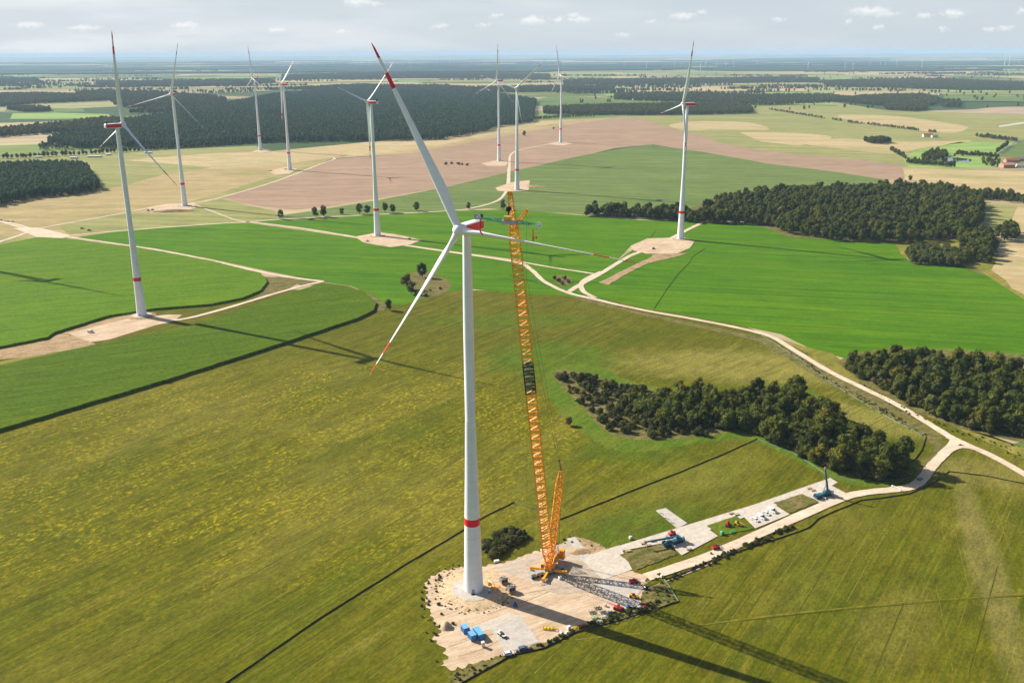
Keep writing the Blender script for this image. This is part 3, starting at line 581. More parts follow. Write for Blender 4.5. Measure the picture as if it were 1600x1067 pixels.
def tree_proto(name, label, cat, group, loc, kind, seed, rz=0.0):
    rnd = random.Random(seed); root = thing(name, loc, rz, label, cat, group)
    c = MB(); t = MB()
    if kind == 'broad':
        h = 15; crown_mesh(c, 4.6, 2.2, h, 20, 34, 2.1, .55, rnd); th, tr = 7.5, .32; m = FOL_B
        lims = 5
    elif kind == 'tall':
        h = 16; crown_mesh(c, 3.3, 2.5, h, 20, 32, 1.7, .5, rnd); th, tr = 9, .28; m = FOL_B; lims = 4
    elif kind == 'light':
        h = 12; crown_mesh(c, 4.2, 1.5, h, 18, 34, 1.9, .5, rnd); th, tr = 6, .3; m = FOL_L; lims = 5
    elif kind == 'pine':
        h = 18; crown_mesh(c, 3.0, 6.0, h, 15, 16, 1.7, .65, rnd); crown_mesh(c, 2.4, 1, 7, 4, 8, 1.2, .6, rnd); th, tr = 12, .25; m = FOL_P; lims = 3
    elif kind == 'bush':
        h = 4.2; crown_mesh(c, 2.9, .0, h, 14, 30, 1.25, .36, rnd, 'flat'); th, tr = 1.8, .12; m = FOL_S; lims = 4
    elif kind == 'small':
        h = 8; crown_mesh(c, 2.7, .9, h, 14, 30, 1.35, .4, rnd); th, tr = 4, .18; m = FOL_B; lims = 4
    t.tube((0, 0, 0), (0.1, 0.05, th), tr, tr*.55, 7)
    for k in range(lims):
        a = 2*math.pi*k/lims+rnd.uniform(-.4, .4); z = th*rnd.uniform(.45, .95); ln = h*.22
        t.tube((0, 0, z), (ln*math.cos(a), ln*math.sin(a), min(h*.85, z+ln*1.1)), tr*.4, tr*.15, 5)
    c.build('crown', m, root); t.build('trunk', BARK, root)
    return root
def scatter(px, spacing, seed, world=False, jit=.45):
    P = [Vector((p[0], p[1], 0)) for p in px] if world else [G(*p) for p in px]
    rnd = random.Random(seed); x0, x1 = min(p.x for p in P), max(p.x for p in P); y0, y1 = min(p.y for p in P), max(p.y for p in P)
    out = []; y = y0; row = 0
    while y < y1:
        x = x0 + (spacing/2 if row % 2 else 0)
        while x < x1:
            a, b = x+rnd.uniform(-jit, jit)*spacing, y+rnd.uniform(-jit, jit)*spacing
            if inside(a, b, P): out.append((a, b))
            x += spacing
        y += spacing*.87; row += 1
    return out
def wood(name, label, cat, pts, protos, seed, smin=.8, smax=1.2, kind='stuff', zsq=1.0):
    """far-off wood: one object of instanced crowns"""
    me = bpy.data.meshes.new(name); me.from_pydata([(x, y, 0) for x, y in pts], [], []); o = bpy.data.objects.new(name, me); COL.objects.link(o)
    tag(o, label, cat, None, kind)
    ng = bpy.data.node_groups.new(name, 'GeometryNodeTree')
    ng.interface.new_socket('Geometry', in_out='INPUT', socket_type='NodeSocketGeometry'); ng.interface.new_socket('Geometry', in_out='OUTPUT', socket_type='NodeSocketGeometry')
    gi = ng.nodes.new('NodeGroupInput'); go = ng.nodes.new('NodeGroupOutput'); ip = ng.nodes.new('GeometryNodeInstanceOnPoints'); jn = ng.nodes.new('GeometryNodeJoinGeometry')
    for p in protos:
        oi = ng.nodes.new('GeometryNodeObjectInfo'); oi.inputs['Object'].default_value = p; oi.inputs['As Instance'].default_value = True; ng.links.new(oi.outputs['Geometry'], jn.inputs[0])
    rs = ng.nodes.new('FunctionNodeRandomValue'); rs.data_type = 'FLOAT'; rs.inputs[2].default_value = smin; rs.inputs[3].default_value = smax; rs.inputs['Seed'].default_value = seed
    rr = ng.nodes.new('FunctionNodeRandomValue'); rr.data_type = 'FLOAT_VECTOR'; rr.inputs[0].default_value = (0, 0, 0); rr.inputs[1].default_value = (0, 0, 6.28); rr.inputs['Seed'].default_value = seed+1
    ri = ng.nodes.new('FunctionNodeRandomValue'); ri.data_type = 'INT'; ri.inputs[4].default_value = 0; ri.inputs[5].default_value = len(protos)-1; ri.inputs['Seed'].default_value = seed+2
    ng.links.new(gi.outputs[0], ip.inputs['Points']); ng.links.new(jn.outputs[0], ip.inputs['Instance']); ip.inputs['Pick Instance'].default_value = True
    ng.links.new(ri.outputs[2], ip.inputs['Instance Index']); ng.links.new(rr.outputs[0], ip.inputs['Rotation']); ng.links.new(rs.outputs[1], ip.inputs['Scale'])
    ng.links.new(ip.outputs[0], go.inputs[0])
    md = o.modifiers.new('trees', 'NODES'); md.node_group = ng
    return o

# the grove right of the crane, beside the sandy track
A_LOW = [(868,592),(885,582),(930,590),(985,606),(1050,622),(1110,630),(1110,682),(1010,686),(950,672),(905,630)]
A_HI = [(990,625),(1060,622),(1180,628),(1245,622),(1300,660),(1400,722),(1422,745),(1375,752),(1300,738),(1245,715),(1185,680),(1110,668),(1050,668),(1000,655)]
GA = 'broadleaf trees in the dense grove above the row of vans'
def shade_label(i): return None
LBL_A = 'dark green broadleaf tree in the dense grove between the mown meadow and the mobile cranes'
pts = sorted(scatter(A_HI, 8.7, 3), key=lambda p: p[1]); first = {}
PROT = {}
def proto(key, name, label, cat, group, p, kind, seed):
    if key not in PROT: PROT[key] = tree_proto(name, label, cat, group, (p[0], p[1], 0), kind, seed); return PROT[key], True
    return PROT[key], False
rt = random.Random(17)
def put(kind, p, sc, label, group, cat='tree', name='broadleaf_tree', variants=3):
    k = rt.randrange(variants if kind == 'bush' or kind == 'pine' else variants+2); key = (kind, k)
    nm = {'tall': 'slender_tree', 'light': 'pale_green_tree', 'small': 'small_tree'}.get(kind)
    if nm and name == 'broadleaf_tree':
        name = nm; w = {'tall': 'slender dark tree', 'light': 'paler green tree', 'small': 'small dark tree'}[kind]
        for s_ in ('dark green broadleaf tree', 'dark tree'):
            if label.startswith(s_): label = w + label[len(s_):]; break
    o, new = proto(key, name, label, cat, group, p, kind, 100+k*7+hash_(kind) % 50)
    if new: o.scale = (sc, sc, sc); o.rotation_euler = (0, 0, rt.uniform(0, 6)); return o
    return dup(o, (p[0], p[1], 0), rt.uniform(0, 6.28), (sc*rt.uniform(.9, 1.1), sc*rt.uniform(.9, 1.1), sc*rt.uniform(.88, 1.12)), label, group)
for p in pts:
    big = min(1.0, .62 + max(0, (p[0]-60)/150)*.5)
    put(rt.choice(['broad', 'broad', 'tall', 'light' if p[0] < 110 else 'broad']), p, big*rt.choice([.72, .85, .95, 1.05, 1.2])*rt.uniform(.88, 1.08), LBL_A, GA)
for p in scatter(A_LOW, 6.2, 8):
    if rt.random() < .62:
        put('bush', p, rt.uniform(.55, 1.25), 'low olive green bush in the scrub at the left end of the grove', 'bushes at the left end of the grove', 'bush', 'bush')
for (px, py, s) in [(888,665,.8),(905,600,1.1),(945,610,1.0),(975,640,.9),(1000,640,.95),(1022,640,1.1),(1045,630,.9)]:
    put('small', G(px, py), s, 'small dark tree standing among the bushes at the left end of the grove', 'small trees among the grove bushes')
# the wood at the right edge
B_P = [(1320,575),(1350,566),(1450,566),(1560,578),(1600,596),(1720,616),(1720,690),(1600,684),(1530,674),(1470,656),(1420,634),(1370,602),(1330,585)]
for p in scatter(B_P, 10.2, 5):
    put(rt.choice(['broad', 'tall', 'tall', 'broad', 'light']), p, rt.choice([.7, .85, .95, 1.1, 1.2])*rt.uniform(.9, 1.08), 'dark green broadleaf tree in the dense wood at the right edge above the road junction', 'broadleaf trees in the wood at the right edge')
BU = [[c for c in PROT[k].children if c.name.startswith('crown')][0] for k in PROT if k[0] in ('bush', 'small')]
wood('thicket', 'dense shrubs filling the gaps under the trees of the grove', 'thicket', scatter(A_HI, 4.3, 131)+scatter([(975,628),(1100,630),(1100,672),(1010,672)], 5.5, 133), BU, 41, .7, 1.5)
wood('thicket', 'dense shrubs filling the gaps under the trees of the wood at the right edge', 'thicket', scatter(B_P, 4.6, 132), BU, 42, .7, 1.5)
# wood C behind the bright field
C1 = [(1095,350),(1100,334),(1130,318),(1210,304),(1330,299),(1430,297),(1500,303),(1530,322),(1534,350),(1510,366),(1475,378),(1410,381),(1300,377),(1232,366),(1190,352)]
C0 = [(915,334),(960,334),(1060,338),(1095,342),(1095,350),(1040,345),(970,341),(915,339)]
cp = sorted(scatter(C1, 9.5, 21) + scatter(C0, 8, 22), key=lambda p: p[1])
front = cp[:26]; rest = cp[26:]
for p in front:
    put(rt.choice(['broad', 'tall']), p, rt.uniform(.8, 1.15), 'dark tree on the near edge of the large wood behind the bright green field', 'trees on the near edge of the large wood')
CR = {k: [c for c in o.children if c.name.startswith('crown')][0] for k, o in PROT.items()}
wood('broadleaf_wood', 'large mixed green wood behind the bright green field on the right', 'wood', rest, [CR[('broad', 0)], CR[('tall', 1)], CR[('broad', 1)], CR[('light', 0)], CR[('tall', 0)]], 4, .62, 1.4)
for i, p in enumerate(scatter([(1415,398),(1440,392),(1500,398),(1512,412),(1500,418),(1425,413)], 6.2, 31)):
    put('light', p, rt.uniform(.7, 1.0), 'round olive bushy tree in the clump at the corner of the bright green field', 'bushy trees at the field corner', 'tree', 'bushy_tree')
for (px, py, s) in [(1512,375,1.0),(1522,384,1.1),(1535,392,.9),(1528,405,.7),(1545,412,.6),(1570,365,1.0),(1580,370,.8),(1558,372,.7),(1503,388,.8),(1538,378,.9)]:
    put('broad', G(px, py), s, 'dark rounded tree beside the dry fields right of the large wood', 'trees beside the dry fields at right')
for (px, py, s, lab) in [(636,452,1.15,'tall dark bushy tree at the left rim of the small scrub island'), (643,460,1.0,'front tree on the small scrub island in the green crop'), (660,434,1.1,'tree standing alone at the top of the small scrub island'),
        (608,485,.7,'dark round bush where the flowering bank ends'), (439,343,.95,'leftmost round tree on the edge above the bright crop'), (493,340,1.0,'left tree of the pair beside the bright crop edge'), (505,339,1.1,'right tree of the pair beside the bright crop edge'),
        (534,336,.75,'small bush left of the red banded turbine tower'), (562,335,1.05,'rounded tree just left of the tower in the bright crop'), (574,335,1.0,'rounded tree touching the left of the tower in the bright crop'), (602,333,1.0,'rounded tree just right of the tower in the bright crop'), (614,333,1.0,'second rounded tree right of the tower in the bright crop'),
        (651,330,1.05,'lone round tree left of the nearest turbine blade'), (732,328,.7,'small bush left of the crane tip'), (786,328,.95,'dark bush right behind the crane tip'), (819,213,1.0,'round tree on the harrowed field between two far turbines'), (865,203,.6,'small round tree on the upper edge of the harrowed field'),
        (262,598,.42,'small dark bush on the edge of the tall crop'), (524,510,.34,'tiny dark bush on the crop edge near the turbine shadow'), (1567,308,.8,'dark tree on the pale soil right of the large wood'), (1548,306,.6,'small dark tree near the top of the large wood'), (1422,283,.8,'dark narrow tree at the top end of the field track')]:
    put('small' if s < .6 else 'broad', G(px, py), s, lab, None)
for P_ in ([(1498,372),(1540,368),(1556,385),(1548,408),(1520,414),(1504,396)], [(1556,366),(1584,360),(1590,376),(1565,380)]):
    for p in scatter(P_, 10, 61):
        put('broad', p, rt.uniform(.85, 1.15), 'dark tree in the clumps between the large wood and the dry fields at right', 'trees in the clumps right of the large wood')
wood('hedge', 'dark hedge running right from the top of the large wood', 'hedge', scatter([(1520,303),(1560,304),(1620,314),(1620,322),(1560,314),(1520,312)], 8, 62), [[c for c in PROT[('broad', 0)].children if c.name.startswith('crown')][0]], 19, .4, .9)
for (px, py, s) in [(648,458,.8),(655,462,.7),(666,463,.6),(688,452,.5),(672,455,.45),(866,436,.8),(873,440,.9),(882,437,.8),(888,442,.7),(878,445,.7)]:
    put('bush', G(px, py), s, 'low bush on the small rough patches inside the bright green crop', 'bushes on the rough patches in the crop', 'bush', 'bush')
# pines: individuals on the near edge of the wood at the left, then the wood itself
D_P = [(-120,345),(0,322),(62,309),(120,305),(156,297),(134,264),(60,262),(-120,272)]
dp = sorted(scatter(D_P, 7.5, 41), key=lambda p: p[1]); dn = []; 
edge = [p for p in dp if -760 < p[0] ][:70]
for p in edge[:46]:
    put('pine', p, rt.uniform(.85, 1.15), 'tall dark pine on the near edge of the pine wood at the left', 'pines on the edge of the left pine wood', 'tree', 'pine_tree')
CR = {k: [c for c in o.children if c.name.startswith('crown')][0] for k, o in PROT.items()}
PINES = [CR[('pine', i)] for i in range(3) if ('pine', i) in CR]
es = set(edge[:46])
wood('pine_wood', 'dark pine wood at the left edge beside the tan stubble', 'wood', [p for p in dp if p not in es], PINES, 5, .85, 1.15)
def thin(P):
    out = []; rn = random.Random(8)
    for (x, y) in P:
        k = math.sin(x/61+1.3*math.sin(y/140))+math.sin(y/83+1.7*math.sin(x/97))+.8*math.sin((x+y)/33)
        if rn.random() < (.35 if k < -1.5 else .95): out.append((x, y))
    return out
E_P = [(62,236),(150,233),(260,232),(400,224),(600,221),(690,219),(765,205),(770,200),(832,192),(838,160),(760,146),(540,142),(430,150),(330,170),(170,198),(90,216)]
wood('pine_forest', 'vast dark pine forest across the middle distance at left', 'forest', thin(scatter(E_P, 9.0, 51)), PINES, 6, .6, 1.3)
BRD = [CR[('broad', 0)], CR[('broad', 1)], CR[('tall', 1)]]
# tree avenues
def row(px, n, seed, jit=2):
    P = [G(*p) for p in px]; Ls = [(b-a).length for a, b in zip(P, P[1:])]; T = sum(Ls); out = []
    for i in range(n):
        s = T*(i+.5)/n; k = 0
        while k < len(Ls)-1 and s > Ls[k]: s -= Ls[k]; k += 1
        q = P[k]+(P[k+1]-P[k])*(s/Ls[k]); out.append((q.x+random.Random(seed+i).uniform(-2, 2), q.y))
    return out
for p in row([(-5,249),(120,243),(300,231),(425,222)], 72, 1):
    put('small', p, rt.uniform(1.2, 1.7), 'small round tree in the avenue in front of the pine forest', 'avenue trees in front of the pine forest', variants=2)
wood('tree_row', 'long even row of roadside trees in front of the far wood', 'tree row', row([(820,188),(880,184),(950,181)], 60, 9)+row([(815,190),(830,188),(930,183)], 30, 19), BRD, 8, .6, .8)
wood('hedge', 'broken dark hedge line running across the dry pastures at right', 'hedge', row([(1202,172),(1245,179),(1288,186)], 60, 3)+row([(1300,188),(1316,190)], 7, 5)+row([(1325,192),(1380,198),(1436,205)], 70, 4)+row([(1450,207),(1463,208)], 7, 6), BRD, 9, .35, .7)
wood('hedge', 'dark hedge and thicket round the pond near the farm', 'hedge', row([(1392,236),(1404,243),(1416,250)], 22, 7)+row([(1418,256),(1440,258),(1492,262)], 50, 71)+row([(1495,243),(1560,247)], 30, 72)+scatter([(1420,256),(1440,250),(1455,238),(1478,240),(1480,247),(1462,253)], 9, 73)+row([(1556,240),(1574,228)], 24, 74)+row([(1525,214),(1590,222)], 34, 75)+scatter([(1535,252),(1560,250),(1562,262),(1535,264)], 16, 76)+[tuple(G(1496,251)[:2]), tuple(G(1504,245)[:2]), tuple(G(1491,246)[:2])], BRD, 12, .45, .9)
wood('thicket', 'small round thicket of dark trees alone in the dry pasture', 'thicket', scatter([(1350,222),(1380,220),(1392,224),(1376,226),(1352,224)], 9, 77), BRD, 13, .8, 1.1)
# low scrub strip in the harrowed field, verge shrubs
for (px, py, s) in [(697,258,.8),(706,257,.7),(716,258,.9),(722,258,.6),(730,259,.7)]:
    put('bush', G(px, py), s*1.6, 'low bush in the green patch on the harrowed brown field', 'bushes in the harrowed field', 'bush', 'bush')
for i, (px, py, s) in enumerate([(764,850,1.0),(775,842,1.2),(788,835,1.3),(802,833,1.2),(815,838,1.0),(772,858,1.1),(786,852,1.3),(800,848,1.2),(812,846,.9),(759,862,1.0),(768,868,.9),(757,848,.7),(823,842,.7),(795,842,1.3),(780,860,.9)]):
    put('bush', G(px, py), s*.72, 'dark olive bush in the clump behind the nearest tower foot', 'bushes behind the nearest tower foot', 'bush', 'bush')
for p in scatter([(758,856),(770,842),(790,830),(806,830),(826,840),(815,850),(795,858),(772,872),(760,870)], 2.7, 88):
    put('bush', p, rt.uniform(.5, .85), 'dark olive bush in the clump behind the nearest tower foot', 'bushes behind the nearest tower foot', 'bush', 'bush')
FARW = []
for P_, sp in [([(-60,206),(0,206),(60,200),(120,194),(160,189),(225,190),(180,199),(110,208),(0,215),(-60,217)], 11),
        ([(-60,150),(60,148),(130,150),(175,153),(178,158),(60,163),(0,168),(-60,168)], 13), ([(115,146),(160,144),(240,147),(330,152),(355,156),(350,165),(200,170),(180,166),(170,156)], 15),
        ([(848,172),(900,169),(1050,166),(1172,168),(1177,178),(1100,180),(1000,181),(900,180),(850,179)], 10), ([(10,172),(35,170),(80,172),(76,175),(40,176)], 10),
        ([(960,149),(1080,147),(1190,151),(1290,150),(1330,156),(1290,162),(1190,166),(1040,160),(960,157)], 17), ([(1290,158),(1360,152),(1440,150),(1470,158),(1460,166),(1400,168),(1340,163)], 12),
        ([(1378,165),(1440,164),(1450,172),(1430,175),(1385,173)], 11), ([(1280,129),(1380,126),(1480,126),(1600,131),(1600,143),(1500,142),(1380,138),(1290,134)], 15), ([(1468,160),(1500,160),(1500,169),(1470,168)], 12),
        ([(880,127),(1000,125),(1100,124),(1200,122),(1280,124),(1280,130),(1150,131),(1000,134),(880,134)], 22), ([(430,140),(560,134),(700,136),(760,141),(700,147),(540,143)], 18), ([(760,138),(860,136),(960,137),(960,142),(860,145),(770,146)], 16),
        ([(150,128),(300,128),(430,124),(430,131),(300,137),(150,136)], 20), ([(-40,124),(60,124),(62,129),(-40,131)], 20), ([(440,118),(640,113),(860,117),(860,125),(640,124),(440,126)], 26), ([(240,170),(400,168),(300,176),(200,178)], 14)]:
    FARW += scatter(P_, sp*1.15, int(P_[0][0]) + 300)
print('far woods', len(FARW))
wood('distant_woods', 'bluish woods and tree belts on the far plain', 'woods', FARW, BRD, 14, .8, 1.3)
# procedural belts and copses on the plain beyond
rb = random.Random(77); BEL = []
for i in range(230):
    y = 5200*(4.2**rb.random()); x = rb.uniform(-.62, .62)*y
    if y < 5600 and x < 200: continue
    ln = rb.uniform(150, 900)*(y/8000)**.5; wd = rb.uniform(8, 90); a = rb.uniform(-.5, .5); n = int(min(300, ln*wd/520+ln/22))
    for k in range(n):
        u, v = rb.uniform(-.5, .5)*ln, rb.gauss(0, .35)*wd
        BEL.append((x+u*math.cos(a)-v*math.sin(a), y+u*math.sin(a)+v*math.cos(a)))
for i in range(380): 
    y = 3800*(2.6**rb.random()); x = rb.uniform(.05, .6)*y; BEL.append((x, y))
print('belts', len(BEL))
wood('distant_tree_belts', 'thin tree belts and copses dotted over the distant farmland', 'tree belts', BEL, BRD, 15, .8, 1.4)
# the farthest woods, closed canopies seen at a grazing angle
def canopy(name, n, seed, ymin, ymax, h):
    rnd = random.Random(seed); mb = MB()
    for i in range(n):
        y = ymin*((ymax/ymin)**rnd.random()); x = rnd.uniform(-.66, .66)*y; a, b = rnd.uniform(400, 2600), rnd.uniform(200, 900)
        if x < -.3*y: a *= 1.5; b *= 1.4
        m = 18; ring = []
        ph = rnd.uniform(0, 6)
        for k in range(m):
            t = 2*math.pi*k/m; r = 1+.25*math.sin(2*t+ph)+rnd.uniform(-.15, .15)
            ring.append((x+a*r*math.cos(t), min(49000, y+b*r*math.sin(t))))
        hh = [h*rnd.uniform(.8, 1.2) for _ in ring]
        vs = [(p[0], p[1], -1) for p in ring]+[(p[0], p[1], q) for p, q in zip(ring, hh)]+[(x, y, h)]
        mb.add(vs, [(k, (k+1) % m, m+(k+1) % m, m+k) for k in range(m)]+[(m+k, m+(k+1) % m, 2*m) for k in range(m)])
    o = mb.build(name, field('far_canopy', (.020,.045,.022), (.03,.06,.028), (.045,.07,.025), ang=0, long=140, short=30, patch=200, fine=12, fine_amt=.3))
    return tag(o, 'blue grey woods massed along the horizon', 'woods', None, 'stuff')
canopy('horizon_woods', 120, 5, 12000, 40000, 15)

rh0 = random.Random(4)
# ------------------------------------------------------------------ wind turbines
WHT = plain('white_gelcoat', (.78,.81,.85), .35, 0, .03, .2, .4); CONC = plain('painted_concrete', (.74,.775,.81), .55, 0, .04, .15, .3)
def tower_joints(m):
    nt = m.node_tree; b = nt.nodes['Principled BSDF']; src = b.inputs['Base Color'].links[0].from_socket
    g = N(nt, 'ShaderNodeTexCoord'); sp = N(nt, 'ShaderNodeSeparateXYZ'); L(nt, g.outputs['Object'], sp.inputs[0])
    fr = math_(nt, 'FRACT', math_(nt, 'DIVIDE', sp.outputs[2], 3.9)); ln = math_(nt, 'MULTIPLY', math_(nt, 'LESS_THAN', fr, .035), math_(nt, 'LESS_THAN', sp.outputs[2], 82))
    fr2 = math_(nt, 'FRACT', math_(nt, 'DIVIDE', sp.outputs[2], 27)); ln = math_(nt, 'MAXIMUM', ln, math_(nt, 'LESS_THAN', fr2, .008))
    mp = N(nt, 'ShaderNodeMapping'); mp.inputs[3].default_value = (1.2, 1.2, .05); L(nt, g.outputs['Object'], mp.inputs[0])
    st = mapr(nt, noise(nt, mp.outputs[0], 5, .6), .45, .7, 0, .16)
    c = mix_(nt, st, src, (.50,.50,.47)); c = mix_(nt, math_(nt, 'MULTIPLY', ln, .35), c, (.42,.43,.44)); L(nt, c, b.inputs['Base Color'])
tower_joints(CONC)
REDP = plain('signal_red_paint', (.74,.008,.02), .4, 0, .05, .3, .4); DARK = plain('dark_grey_metal', (.035,.038,.042), .5, .3); GREY = plain('grey_metal', (.28,.29,.30), .5, .3)
def ring_loft(mb, rings, mis=None):
    n = len(rings[0]); o = len(mb.v)
    for r in rings: mb.v += [tuple(q) for q in r]
    for k in range(len(rings)-1):
        for i in range(n):
            mb.f.append((o+k*n+i, o+k*n+(i+1) % n, o+(k+1)*n+(i+1) % n, o+(k+1)*n+i)); mb.m.append(mis[k] if mis else 0)
    mb.f.append(tuple(o+i for i in range(n))[::-1]); mb.m.append(0)
    mb.f.append(tuple(o+(len(rings)-1)*n+i for i in range(n))); mb.m.append(mis[-1] if mis else 0)
TPROF = [(4.45,0),(4.4,.6),(3.95,12),(3.42,33),(3.34,36.4),(2.75,58),(2.2,82),(2.2,82.3),(2.15,82.5),(2.15,120),(2.05,135),(1.62,163)]
TMI = [0,0,0,1,0,0,0,0,0,0,0]
def blade_mesh(mb, root, d, t, ax, Lb, pitch, flip=1):
    """airfoil sections along d; t = direction of rotation, ax = rotor axis"""
    cd_, td_ = None, None
    st = [(0,2.9,1.0,0),(.02,2.85,1.0,0),(.06,3.1,.8,0),(.12,3.9,.45,.1),(.19,4.35,.30,.2),(.28,3.9,.26,.2),(.4,3.2,.25,.2),(.55,2.45,.24,.2),(.7,1.9,.24,.2),(.755,1.7,.25,.2),(.838,1.4,.26,.2),(.918,1.05,.28,.2),(.97,.75,.3,.2),(1.0,.18,.3,.2)]
    rings = []; mis = []
    for k, (s, ch, th, off) in enumerate(st):
        p = R_(pitch - 12*(1-s)**2*(1 if s > .1 else 0)); cdir = t*math.cos(p)+ax*math.sin(p); ndir = d.cross(cdir).normalized(); ring = []
        c0 = root + d*(1.2 + s*(Lb-1.2)) + ax*(2.0*(s*s-s))
        for i in range(14):
            a = 2*math.pi*i/14; x = math.cos(a); y = math.sin(a)
            yy = y*th*ch/2*(1 if th > .9 else (0.55+.45*x if True else 1)+.25)
            ring.append(c0 + cdir*(x*ch/2 - off*ch*.6) + ndir*yy)
        rings.append(ring)
        if k: mis.append(1 if (.75 < (s+st[k-1][0])/2 < .838) or (s+st[k-1][0])/2 > .918 else 0)
    ring_loft(mb, rings, mis)
def turbine(px, yaw, ph, Lb, hub, cone, tilt, over, pitches, label, loc=None, full=False):
    B = G(*px) if loc is None else Vector(loc)
    root = thing('wind_turbine', (B.x, B.y, 0), 0, label, 'wind turbine', 'wind turbines of the new wind farm')
    mb = MB(); mb.lathe([(r, z if z < 40 else 36.4+(z-36.4)*(hub-2.2-36.4)/(163-36.4)) for r, z in TPROF], 40, (0, 0, 0), TMI); o = mb.build('tower', [CONC, REDP], root); autosmooth(o, 30)
    mb = MB(); mb.lathe([(5.0,0),(5.0,.45),(4.5,.5)], 40); mb.build('base_ring', plain('grey_concrete', (.38,.37,.35), .85), root)
    mb = MB(); mb.box((0, -4.5, 1.9), (1.1, .25, 2.2)); mb.box((0, -5.0, .45), (1.6, 1.4, .9)); mb.build('door', GREY, root)
    y = R_(yaw); tl = R_(tilt); ax = Vector((math.cos(y)*math.cos(tl), math.sin(y)*math.cos(tl), math.sin(tl)))
    e1 = Vector((-math.sin(y), math.cos(y), 0)); e2 = ax.cross(e1); hc = Vector((0, 0, hub)) + ax*over
    # nacelle: rounded box with red sides, white roof and belly
    M = Matrix.Translation((0, 0, hub)) @ Matrix.Rotation(y, 4, 'Z')
    nb = MB(); bx0, bx1 = -10.6, over-2.2
    secs = [(bx0, 1.35, 1.35), (bx0+.35, 1.85, 1.75), (bx0+.8, 2.0, 1.9), (-2, 2.05, 2.0), (bx1-.9, 2.0, 1.95), (bx1-.2, 1.7, 1.8), (bx1, 1.5, 1.5)]
    rings = []
    for (xx, w, hh) in secs:
        r = .45; ring = []
        for (sx, sz) in ((1,1),(-1,1),(-1,-1),(1,-1)):
            for a in ((0, 45, 90) if (sx, sz) == (1, 1) else (90, 135, 180) if (sx, sz) == (-1, 1) else (180, 225, 270) if (sx, sz) == (-1, -1) else (270, 315, 360)):
                ring.append((xx, sx*(w-r)+r*math.cos(R_(a)), sz*(hh-r)+r*math.sin(R_(a))))
        rings.append([M @ Vector(q) for q in ring])
    n = 12
    for r in rings: nb.v += [tuple(q) for q in r]
    for k in range(len(rings)-1):
        for i in range(n):
            red = i in (5, 11) and 0 < k < 5
            nb.f.append((k*n+i, k*n+(i+1) % n, (k+1)*n+(i+1) % n, (k+1)*n+i)); nb.m.append(1 if red else 0)
    nb.f.append(tuple(range(n))[::-1]); nb.m.append(0); nb.f.append(tuple((len(rings)-1)*n+i for i in range(n))); nb.m.append(0)
    na = nb.build('nacelle', [WHT, REDP], root); autosmooth(na, 35)
    cb = MB(); cb.box((bx0+1.2, 0, 3.0), (.7, 3.6, 2.0), M=M); cb.tube(M @ Vector((bx0+1.2,-1.2,1.8)), M @ Vector((bx0+1.2,-1.2,2.2)), .12); cb.tube(M @ Vector((bx0+1.2,1.2,1.8)), M @ Vector((bx0+1.2,1.2,2.2)), .12)
    cb.build('cooler', DARK, na)
    cb = MB()
    for sy in (-1.7, 1.7): cb.path([M @ Vector((bx0+.9, sy, 1.8)), M @ Vector((bx0+.9, sy, 4.9))], .06, 4)
    for zz in (4.2, 4.9): cb.path([M @ Vector((bx0+.9, -1.7, zz)), M @ Vector((bx0+.9, 1.7, zz))], .06, 4)
    cb.build('sensor_mast', GREY, na)
    hb = MB(); Q = Matrix.Translation(hc) @ ax.to_track_quat('Z', 'Y').to_matrix().to_4x4()
    prof = [(1.5,-2.3),(2.2,-2.1),(2.35,-1.2),(2.35,.6),(2.1,1.5),(1.5,2.2),(.7,2.6),(.05,2.7)]
    hb.lathe(prof, 28); hb.v = [tuple(Q @ Vector(q)) for q in hb.v]
    ho_ = hb.build('hub', WHT, root); autosmooth(ho_, 50)
    for k in range(3):
        a = R_(ph+120*k); d = e1*math.cos(a)+e2*math.sin(a); t = ax.cross(d)
        d = (d*math.cos(R_(cone))+ax*math.sin(R_(cone))).normalized()
        bm_ = MB(); blade_mesh(bm_, hc, d, t.normalized(), ax, Lb, pitches[k]); b = bm_.build('blade', [WHT, REDP], root); autosmooth(b, 60)
    return root, hc
T = [((740,922),241.2,116.8,77.3,162.6,3.9,1.1,5.5,(25,52,68),'nearest white wind turbine with the orange crane beside its tower'),
     ((222,494),48,100,77.4,169.7,3.7,8,5.5,(60,62,62),'white wind turbine at far left whose red nacelle points left of its tower'),
     ((289,322),264.3,75.3,76.8,169.7,4,5.1,5.5,(75,75,75),'white wind turbine standing just right of the far left one above an earth bank'),
     ((407,235),225,99.8,76.5,170.9,3.8,5.9,5.5,(75,75,75),'small far turbine nearest the pine forest edge at left'),
     ((453,266),162.3,22.5,75.7,169.4,4,4.1,5.5,(75,75,75),'far turbine at the corner of the harrowed brown field with its shadow on the soil'),
     ((590,369),149,20,75.4,169.3,4,4.9,5.5,(60,60,60),'wind turbine on a sandy pad in the middle of the bright green crop'),
     ((780,252),222,83.3,77,170.8,2.9,.3,5.5,(75,75,75),'far turbine left of the crane tip, the farther one of the close pair'),
     ((808,297),252.5,41.5,71,171,4,0,5.5,(75,75,75),'far turbine standing just right of the crane tip at the end of the sandy track'),
     ((876,223),204.6,110.3,77,172,1.8,4.3,5.5,(75,75,75),'farthest turbine of the farm alone on the upper harrowed field'),
     ((1063,374),187.5,72.3,76.9,166.9,3.8,5.2,5.5,(60,60,60),'wind turbine at right beside the corner of the dark wood')]
HUBS = []
for t in T:
    r, hc = turbine(*t[:9], t[9]); HUBS.append((r, hc))
